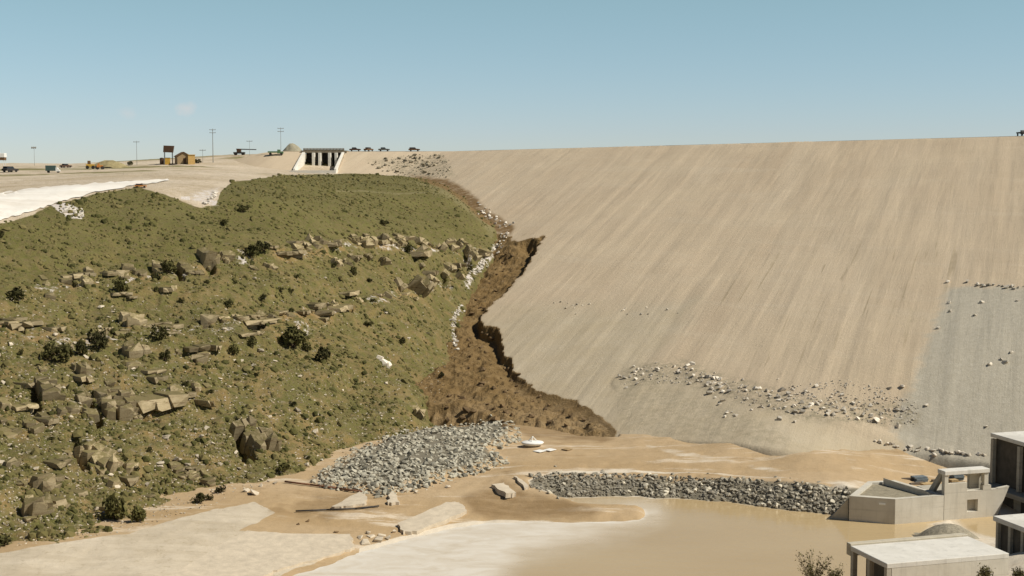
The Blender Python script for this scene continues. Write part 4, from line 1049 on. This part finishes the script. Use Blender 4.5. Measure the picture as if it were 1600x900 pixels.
# ------------------------------------------------------------------ spillway
M_DECK = plain('weathered_deck', (.22, .18, .125), .9, .3)
M_SPW = mat_conc('white_spillway_concrete', (.66, .62, .53), (.76, .72, .63), .15)
sx = (CH_X0 + CH_X1) / 2
sp = thing('spillway', 'white concrete spillway with dark bays between piers under a bridge deck above the hill', 'spillway', (sx, 432, 1.5))
hw = (CH_X1 - CH_X0) / 2
b = B(); b.box(0, -9.5, -.35, 2 * hw + 1.2, 27, 1.0); b.box(-hw - 4.5, -17, -.2, 8, 3, .7); b.obj('floor_slab', M_SPW, sp)
for sgn in (-1, 1):
    b = B(); x0 = sgn * hw - .3
    b.prism([(x0, 1.5, 5.75), (x0, -1, 5.75), (x0, -19.5, .6), (x0, -19.5, -.6), (x0, 1.5, -.6)], (.6, 0, 0)); b.obj('training_wall', M_SPW, sp)
for q in (-3.0, -1.1, 1.9, 3.9):
    b = B(); b.box(q, 1.3, 2.78, .8, 4.6, 5.56, bev=.05); b.obj('pier', M_SPW, sp)
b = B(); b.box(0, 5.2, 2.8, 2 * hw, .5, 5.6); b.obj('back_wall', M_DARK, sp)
b = B(); b.box(0, 3.4, 5.92, 2 * hw + 2, 5.6, .7); b.obj('bridge_deck', M_DECK, sp)
b = B()
for i in range(13): b.box(-hw + i * 2 * hw / 12, .75, 6.6, .16, .16, .7)
b.box(0, .64, 6.88, 2 * hw + .6, .06, .2); b.box(0, .9, 6.45, 2 * hw + .6, .08, .45); b.obj('railing', M_DECK, sp)

# ------------------------------------------------------------------ vehicles
def wheel(b_, x, y, r, w): b_.tube((x, y - w / 2, r), (x, y + w / 2, r), r, None, 12)
def make_car(kind, paint, cab=None):
    """parts of a vehicle, x forward"""
    t = link('x', None)
    if kind in ('car', 'wagon'):
        b = B(); b.prism([(-2.2, -.85, .35), (-2.25, -.85, .85), (-1.9, -.85, .95), (1.1, -.85, .95), (2.15, -.85, .82), (2.25, -.85, .4)], (0, 1.7, 0)); b.obj('body', paint, t)
        bk = -1.95 if kind == 'wagon' else -1.35
        b = B(); b.prism([(bk, -.75, .951), (bk + .25, -.7, 1.42), (.25, -.7, 1.42), (.85, -.75, .951)], (0, 1.45, 0)); b.obj('cabin', M_GLASS, t)
        b = B(); b.box((bk + .25 + .25) / 2, 0, 1.45, .55 - bk - .15, 1.4, .07); b.obj('roof', paint, t)
        R = .34; ws = [(-1.35, .35), (1.35, .35)]
    elif kind == 'truck':
        b = B(); b.box(-.9, 0, 1.15, 3.3, 2.0, .5); b.obj('bed', paint, t)
        b = B(); b.prism([(.8, -.9, .6), (.8, -.9, 2.0), (1.7, -.9, 2.0), (2.0, -.9, 1.35), (2.9, -.9, 1.25), (2.95, -.9, .6)], (0, 1.8, 0)); b.obj('cab', cab or paint, t)
        R = .45; ws = [(-1.7, .3), (2.2, .3)]
    else:
        b = B(); b.box(-1.2, 0, 2.0, 4.2, 2.3, 2.3, bev=.05); b.obj('box', paint, t)
        b = B(); b.prism([(.95, -1, .6), (.95, -1, 2.3), (1.7, -1, 2.25), (2.0, -1, 1.5), (2.6, -1, 1.4), (2.65, -1, .6)], (0, 2., 0)); b.obj('cab', cab or M_WHITE, t)
        R = .48; ws = [(-2.2, .3), (1.9, .3)]
    for x, w in ws:
        for y in (-.78, .78):
            b = B(); wheel(b, x, y, R, .24); b.obj('wheel', M_TIRE, t)
    return t
def vehicle(kind, name, label, cat, px, py, paint, rz, cab=None, D=None, z=None, sc=1.):
    t = make_car(kind, paint, cab); t.name = name
    if D is None: p = hit(px, py)[0]
    else: p = Vector(at(px, py, D)); p.z = z if z is not None else ground_at(p.x, p.y)
    t.location = p; t.rotation_euler = (0, 0, rz); t.scale = (sc,) * 3; return tag(t, label, cat)
zc_ = CREST + .12
M_DBR = plain('dark_brown_paint', (.09, .05, .028), .6, .2); M_GREY = plain('grey_paint', (.14, .14, .12), .6, .2)
def on_crest(px, back=3.5):
    a = (px - 800) / F
    # intersection of the bearing with the crest road
    if px > 690:
        t = (P0[0] - a * P0[1]) / (a * dirc[1] - dirc[0]); q = P0 + dirc * t - nrm * back
        q = q * 1.0; return q
    Y = 434 + back; return np.array([a * Y, Y])
for px, kind, name, lab, paint, rz, back in [(556, 'car', 'parked_car', 'dark car on the dam crest beside the spillway bridge', M_DBR, .1, 2), (577, 'car', 'parked_car', 'rust brown car seen end on, second right of the spillway bridge', M_BROWN, 1.1, 2),
        (601, 'car', 'parked_car', 'low grey car on the dam crest right of the rust brown car', M_GREY, .05, 2), (648, 'wagon', 'parked_car', 'long brown station wagon on the dam crest, rightmost of the far cars', M_BROWN, .05, 2)]:
    q = on_crest(px, back); vehicle(kind, name, lab, 'car', 0, 0, paint, rz, D=None if False else q[1], z=zc_) if False else None
    t = make_car(kind, paint); t.name = name; t.location = (q[0], q[1], zc_); t.rotation_euler = (0, 0, rz); t.scale = (.8,) * 3; tag(t, lab, 'car')
q = on_crest(1581, 2.2); t = make_car('truck', M_STEEL, M_STEEL); t.name = 'parked_truck'; t.location = (q[0], q[1], zc_); t.rotation_euler = (0, 0, math.atan2(dirc[1], dirc[0]) + 2.6); t.scale = (.52,) * 3; tag(t, 'small dark pickup truck alone on the dam crest at the far right', 'truck')

# ------------------------------------------------------------------ things on the plateau
vehicle('boxtruck', 'box_truck', 'dark green box truck with a white cab on the plateau at far left', 'truck', 84, 270, M_DGRN, .15, M_WHITE, sc=.62)
vehicle('car', 'parked_car', 'small dark car just right of the green box truck', 'car', 103, 262, M_DBR, .9, sc=.8)
vehicle('wagon', 'parked_car', 'dark car seen end on at the far left of the plateau', 'car', 16, 269, M_STEEL, 1.2, sc=1.1)
vehicle('truck', 'utility_truck', 'green truck beside the earth mound on the skyline', 'truck', 430, 242.5, M_GREEN, .1, M_GREEN, sc=.85)
vehicle('wagon', 'parked_car', 'orange vehicle on the end of the white road', 'car', 220, 293, M_ORG, .2, sc=.42)
# yellow loader and orange roller by the grassy berm
p = hit(141, 264)[0]; lo = thing('wheel_loader', 'yellow brown wheel loader parked left of the grassy berm', 'loader', p, .3)
b = B(); b.box(0, 0, 1.0, 2.4, 1.3, .8, bev=.05); b.obj('body', M_YEL, lo)
b = B(); b.box(-.3, 0, 1.9, .9, 1.1, 1.0, bev=.05); b.obj('cab', M_BROWN, lo)
b = B(); b.prism([(1.3, -.9, .2), (2.1, -.9, .2), (2.3, -.9, .5), (1.5, -.9, 1.0)], (0, 1.8, 0)); b.obj('bucket', M_STEEL, lo)
for x in (-.8, .8):
    for y in (-.75, .75): b = B(); wheel(b, x, y, .5, .35); b.obj('wheel', M_TIRE, lo)
p = hit(156, 265)[0]; lo = thing('road_roller', 'small orange roller right of the yellow loader', 'roller', p, .2)
b = B(); b.box(0, 0, .95, 1.7, 1.0, .6, bev=.05); b.box(-.3, 0, 1.5, .5, .7, .5); b.obj('body', M_ORG, lo)
b = B(); wheel(b, .75, 0, .5, 1.0); b.obj('drum', M_STEEL, lo); b = B(); wheel(b, -.65, 0, .45, .9); b.obj('wheel', M_TIRE, lo)
M_MOUND = plain('earth_mound', (.30, .245, .125), .95, .35, .7, bump=.6)
heap('earth_berm', 0, 0, 6.5, 2.2, 3, M_MOUND, 'low grassy berm behind the yellow loader on the skyline', 'berm', 8, p=hit(171, 262)[0])
heap('earth_mound', 0, 0, 4.6, 4.4, 4, plain('grey_earth', (.30, .27, .19), .95, .3, .8, bump=.6), 'rounded grey earth mound on the skyline left of the spillway', 'mound', 18, p=Vector((at(457, 241, 446)[0], 446, ground_at(at(457, 241, 446)[0], 446) - .2)))
# hut group
p = hit(286, 256)[0]; s = p.y / F
ht = thing('site_hut', 'brown gabled hut with a lit yellow side on the skyline', 'hut', p, .35)
b = B(); b.prism([(-1.9, -2.2, -.3), (1.9, -2.2, -.3), (1.9, -2.2, 2.2), (0, -2.2, 3.3), (-1.9, -2.2, 2.2)], (0, 6.5, 0)); hw_ = b.obj('wall', M_TAN, ht)
b = B()
for sg in (-1, 1): b.prism([(sg * 2.2, -2.5, 2.12), (0, -2.5, 3.4), (0, -2.5, 3.58), (sg * 2.2, -2.5, 2.3)], (0, 7.1, 0))
b.obj('roof', M_BROWN, ht)
b = B(); b.box(.2, -2.23, .8, .8, .06, 1.7); b.obj('door', M_DBR, hw_)
p2 = hit(299, 256.5)[0]; t = thing('shed', 'yellow flat roofed shed against the right side of the brown hut', 'shed', p2, .3)
b = B(); b.box(0, 0, 1.3, 2.0, 2.4, 2.8); b.obj('wall', plain('yellow_boards', (.56, .36, .13), .8, .15), t); b = B(); b.box(0, 0, 2.77, 2.3, 2.7, .14); b.obj('roof', M_YEL, t)
p3 = hit(262, 257)[0]; t = thing('tool_box', 'bright yellow cabin left of the brown hut under the raised bin', 'cabin', p3, .2); b = B(); b.box(0, 0, .95, 1.5, 1.5, 2.0, bev=.04); b.obj('wall', M_YEL, t); b = B(); b.box(0, 0, 1.99, 1.6, 1.6, .1); b.obj('roof', M_BROWN, t)
p4 = hit(253, 257)[0]; t = thing('tank', 'dark brown drum tank left of the bright yellow cabin', 'tank', p4, 0); b = B(); b.tube((0, 0, 0), (0, 0, 1.9), .62, None, 16); b.obj('shell', M_DBR, t); b = B(); b.tube((0, 0, 1.9), (0, 0, 2.05), .66, .2, 16); b.obj('lid', M_STEEL, t)
p5 = hit(261, 257)[0] + Vector((0, 2.2, 0)); t = thing('raised_bin', 'dark brown bin raised on thin legs above the yellow cabin', 'bin', p5, .15); b = B(); b.prism([(-1.5, -1.2, 3.7), (1.3, -1.2, 3.6), (1.65, -1.2, 5.6), (-1.35, -1.2, 5.7)], (0, 2.4, 0)); b.obj('hopper', M_DBR, t)
for x in (-1.2, 1.1):
    for y in (-1, 1): b = B(); b.tube((x, y, -.3), (x, y, 3.7), .08, None, 6); b.obj('leg', M_STEEL, t)
p = hit(309, 255)[0]; bush(0, 0, 9, 7, 'small dark shrub at the right end of the hut and shed', p=p)
p = hit(204, 258)[0]; bush(0, 0, 8, 6, 'small dark shrub on the skyline left of the hut', p=p)
# boom machine
p = hit(374, 242.5)[0]; t = thing('crane_truck', 'dark machine with a long level boom on the skyline', 'crane', p, .0)
b = B(); b.box(0, 0, .75, 3.6, 1.6, .5, bev=.04); b.obj('chassis', M_STEEL, t); b = B(); b.box(-.1, 0, 1.5, 1.3, 1.4, 1.05, bev=.05); b.obj('cab', M_DBR, t); b = B(); b.tube((-1.0, 0, 1.95), (5.5, 0, 1.8), .17, .14, 6); b.obj('boom', M_STEEL, t)
for x in (-1.2, 1.2):
    for y in (-.7, .7): b = B(); wheel(b, x, y, .42, .25); b.obj('wheel', M_TIRE, t)
# white elevated bin at the far left
D = 400; p = Vector(at(-3, 251, D)); gz = ground_at(p.x, p.y); t = thing('storage_tank', 'white box on legs over a brown block of painted shadow, cut by the left edge', 'tank', (p.x, p.y, gz), .1); zz = p.z - gz
b = B(); b.box(0, 0, zz + 1.5, 4.2, 2.6, 1.2, bev=.06); b.obj('shell', M_WHITE, t); b = B(); b.box(0, 0, zz + .5, 4.0, 2.4, .75); b.obj('base', M_BROWN, t)  # brown block put in for the shadow beneath the white box
for x in (-1.7, 1.7):
    for y in (-1, 1): b = B(); b.tube((x, y, -.2), (x, y, zz + .15), .07, None, 6); b.obj('leg', M_WHITE, t)
# poles
M_POLE = plain('grey_pole_timber', (.24, .235, .21), .9, .2)
def pole(px, y0, y1, r, label, arms=1, D=None, lamp=False):
    if D: p = Vector(at(px, y0, D)); p.z = ground_at(p.x, p.y)
    else: p = Vector(hit(px, y0)[0])
    h = at(px, y1, p.y)[2] - p.z
    t = thing('light_mast' if lamp else 'utility_pole', label, 'pole', p, random.uniform(-.2, .2)); b = B(); b.tube((0, 0, -.3), (0, 0, h), r * .8, r * .5, 8); b.obj('pole', M_POLE, t)
    if lamp:
        b = B(); b.box(0, 0, h, 1.5, .3, .12)
        for x in (-.6, 0, .6): b.tube((x, -.1, h + .05), (x, -.4, h - .3), .22, .26, 8)
        b.obj('lamp_head', M_POLE, t)
    for i in range(arms):
        b = B(); b.box(0, -.12, h - .35 - i * .9, 1.9, .12, .14)
        for x in (-.8, 0, .8): b.tube((x, -.12, h - .28 - i * .9), (x, -.12, h - .1 - i * .9), .05, .04, 6)
        b.obj('crossarm', M_POLE, t)
pole(54, 259, 230, .07, 'thin light mast with a cluster head at the far left of the skyline', 0, lamp=True)
pole(214, 258, 220, .09, 'thin utility pole left of the brown hut', 1)
pole(317, 254, 233, .08, 'shortest utility pole, just right of the brown hut', 1)
pole(333, 254, 201, .15, 'tallest and thickest utility pole, right of the brown hut', 2)
pole(390, 243, 219, .06, 'thin pole behind the machine with the boom', 1)
pole(439, 242, 199, .09, 'utility pole behind the green truck and earth mound', 2)
p = hit(438.5, 243)[0]; b = B(); b.tube((0, 0, -.2), (0, 0, 1.6), .2, None, 8); b.box(0, 0, 1.63, .5, .5, .08); o = b.obj('marker_post', M_WHITE); o.location = p; tag(o, 'white marker post beside the green truck', 'post')

# haul road on the shoulder of the hill
def ribbon_mesh(top, bot, n, m, off, mat, name):
    T = np.array(top, float); Bt = np.array(bot, float)
    def rs(L, n):
        s = np.concatenate([[0], np.cumsum(np.hypot(*(L[1:] - L[:-1]).T))]); u = np.linspace(0, s[-1], n); return np.stack([np.interp(u, s, L[:, 0]), np.interp(u, s, L[:, 1])], -1)
    T, Bt = rs(T, n), rs(Bt, n); V = []
    for j in range(m):
        t = j / (m - 1)
        for i in range(n):
            q = T[i] * (1 - t) + Bt[i] * t + np.array([0, float(vnoise(np.array([i * .45]), np.array([j * 3.]), 8)[0] - .5) * 3.2 if j in (0, m - 1) else 0])
            p = hit(*q)[0]; V.append((p.x, p.y, p.z))
    V = np.array(V); V[:, 2] = hill_z(V[:, 0], V[:, 1]) + off
    return struct(link(name, np_mesh(name, V, grid_faces(m, n), mat, True)))
k = NM('white_haul_road', .9); c = k.mix(k.rng(k.noise(.12, 5, .7, k.scale((.4, 1.3, 1))), .35, .65), (.66, .60, .51), (.80, .76, .68)); c = k.mix(k.rng(k.noise(.9, 5, .8), .55, .75), c, (.56, .49, .39)); m_road = k.done(c)
ribbon_mesh([(-160, 316), (0, 303), (60, 294), (120, 290), (190, 284), (262, 281)], [(-160, 364), (0, 345), (50, 331), (105, 313), (150, 301), (222, 288), (264, 283)], 150, 14, .14, m_road, 'road')

# ------------------------------------------------------------------ light, sky
SUN_H = (0.968, -0.251); ELEV = math.radians(48)
sv = Vector((SUN_H[0] * math.cos(ELEV), SUN_H[1] * math.cos(ELEV), math.sin(ELEV)))
sd = bpy.data.lights.new('sun', 'SUN'); sd.energy = 5.0; sd.angle = math.radians(.5); sd.color = (1., .945, .84)
so = link('sun', sd); so.rotation_euler = sv.to_track_quat('Z', 'Y').to_euler(); so.location = (60, -20, 120)
w = bpy.data.worlds.new('World'); SC.world = w; w.use_nodes = True
N, L = w.node_tree.nodes, w.node_tree.links
bg = N['Background']; sky = N.new('ShaderNodeTexSky'); sky.sky_type = 'NISHITA'; sky.sun_disc = False
sky.sun_elevation = ELEV; sky.sun_rotation = math.atan2(SUN_H[0], SUN_H[1]); sky.altitude = 1900; sky.air_density = 1.0; sky.dust_density = .4; sky.ozone_density = .9
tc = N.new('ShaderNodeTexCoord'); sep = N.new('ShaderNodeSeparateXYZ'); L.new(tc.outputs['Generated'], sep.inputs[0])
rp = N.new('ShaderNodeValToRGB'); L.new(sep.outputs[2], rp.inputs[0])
ST = [(0., (.80, .85, 1.0)), (.03, (.86, .90, 1.03)), (.125, (1.06, 1.14, .98)), (.36, (.56, .59, .56)), (1., (.42, .46, .50))]  # upper stops, above the view, dimmed to cut ambient fill and deepen shade
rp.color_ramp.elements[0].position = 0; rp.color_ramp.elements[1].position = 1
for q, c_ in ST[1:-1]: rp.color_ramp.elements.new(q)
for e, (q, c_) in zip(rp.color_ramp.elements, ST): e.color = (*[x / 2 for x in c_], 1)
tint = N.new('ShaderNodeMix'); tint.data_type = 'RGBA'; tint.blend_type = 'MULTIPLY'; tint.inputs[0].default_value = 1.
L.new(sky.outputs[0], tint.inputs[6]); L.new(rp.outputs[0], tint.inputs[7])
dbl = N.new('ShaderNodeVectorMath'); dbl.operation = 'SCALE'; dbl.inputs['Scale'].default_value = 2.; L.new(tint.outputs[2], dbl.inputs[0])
# one wisp of cloud low over the plateau
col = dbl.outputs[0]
for px, py, ax, az, st in [(290, 169, 190., 330., .55), (198, 178, 260., 420., .3)]:
    d = ray(px, py); d = d / np.linalg.norm(d)
    sb = N.new('ShaderNodeVectorMath'); sb.operation = 'SUBTRACT'; L.new(tc.outputs['Generated'], sb.inputs[0]); sb.inputs[1].default_value = [float(x) for x in d]
    ml = N.new('ShaderNodeVectorMath'); ml.operation = 'MULTIPLY'; L.new(sb.outputs[0], ml.inputs[0]); ml.inputs[1].default_value = (ax, 10., az)
    ln = N.new('ShaderNodeVectorMath'); ln.operation = 'LENGTH'; L.new(ml.outputs[0], ln.inputs[0])
    nz_ = N.new('ShaderNodeTexNoise'); nz_.inputs['Scale'].default_value = 160; nz_.inputs['Detail'].default_value = 5; L.new(tc.outputs['Generated'], nz_.inputs['Vector'])
    ad = N.new('ShaderNodeMath'); ad.operation = 'MULTIPLY_ADD'; L.new(nz_.outputs['Fac'], ad.inputs[0]); ad.inputs[1].default_value = 3.; L.new(ln.outputs['Value'], ad.inputs[2])
    mr = N.new('ShaderNodeMapRange'); mr.clamp = True; L.new(ad.outputs[0], mr.inputs[0]); mr.inputs[1].default_value = 3.4; mr.inputs[2].default_value = 1.6; mr.inputs[3].default_value = 0; mr.inputs[4].default_value = st
    mx = N.new('ShaderNodeMix'); mx.data_type = 'RGBA'; L.new(mr.outputs[0], mx.inputs[0]); L.new(col, mx.inputs[6]); mx.inputs[7].default_value = (7.2, 7.0, 6.9, 1); col = mx.outputs[2]
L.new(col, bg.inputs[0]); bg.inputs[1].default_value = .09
SC.view_settings.view_transform = 'Standard'; SC.view_settings.look = 'None'; SC.view_settings.exposure = 0.04; SC.view_settings.gamma = 1.
SC.view_settings.use_curve_mapping = False
SC.render.engine = 'CYCLES'
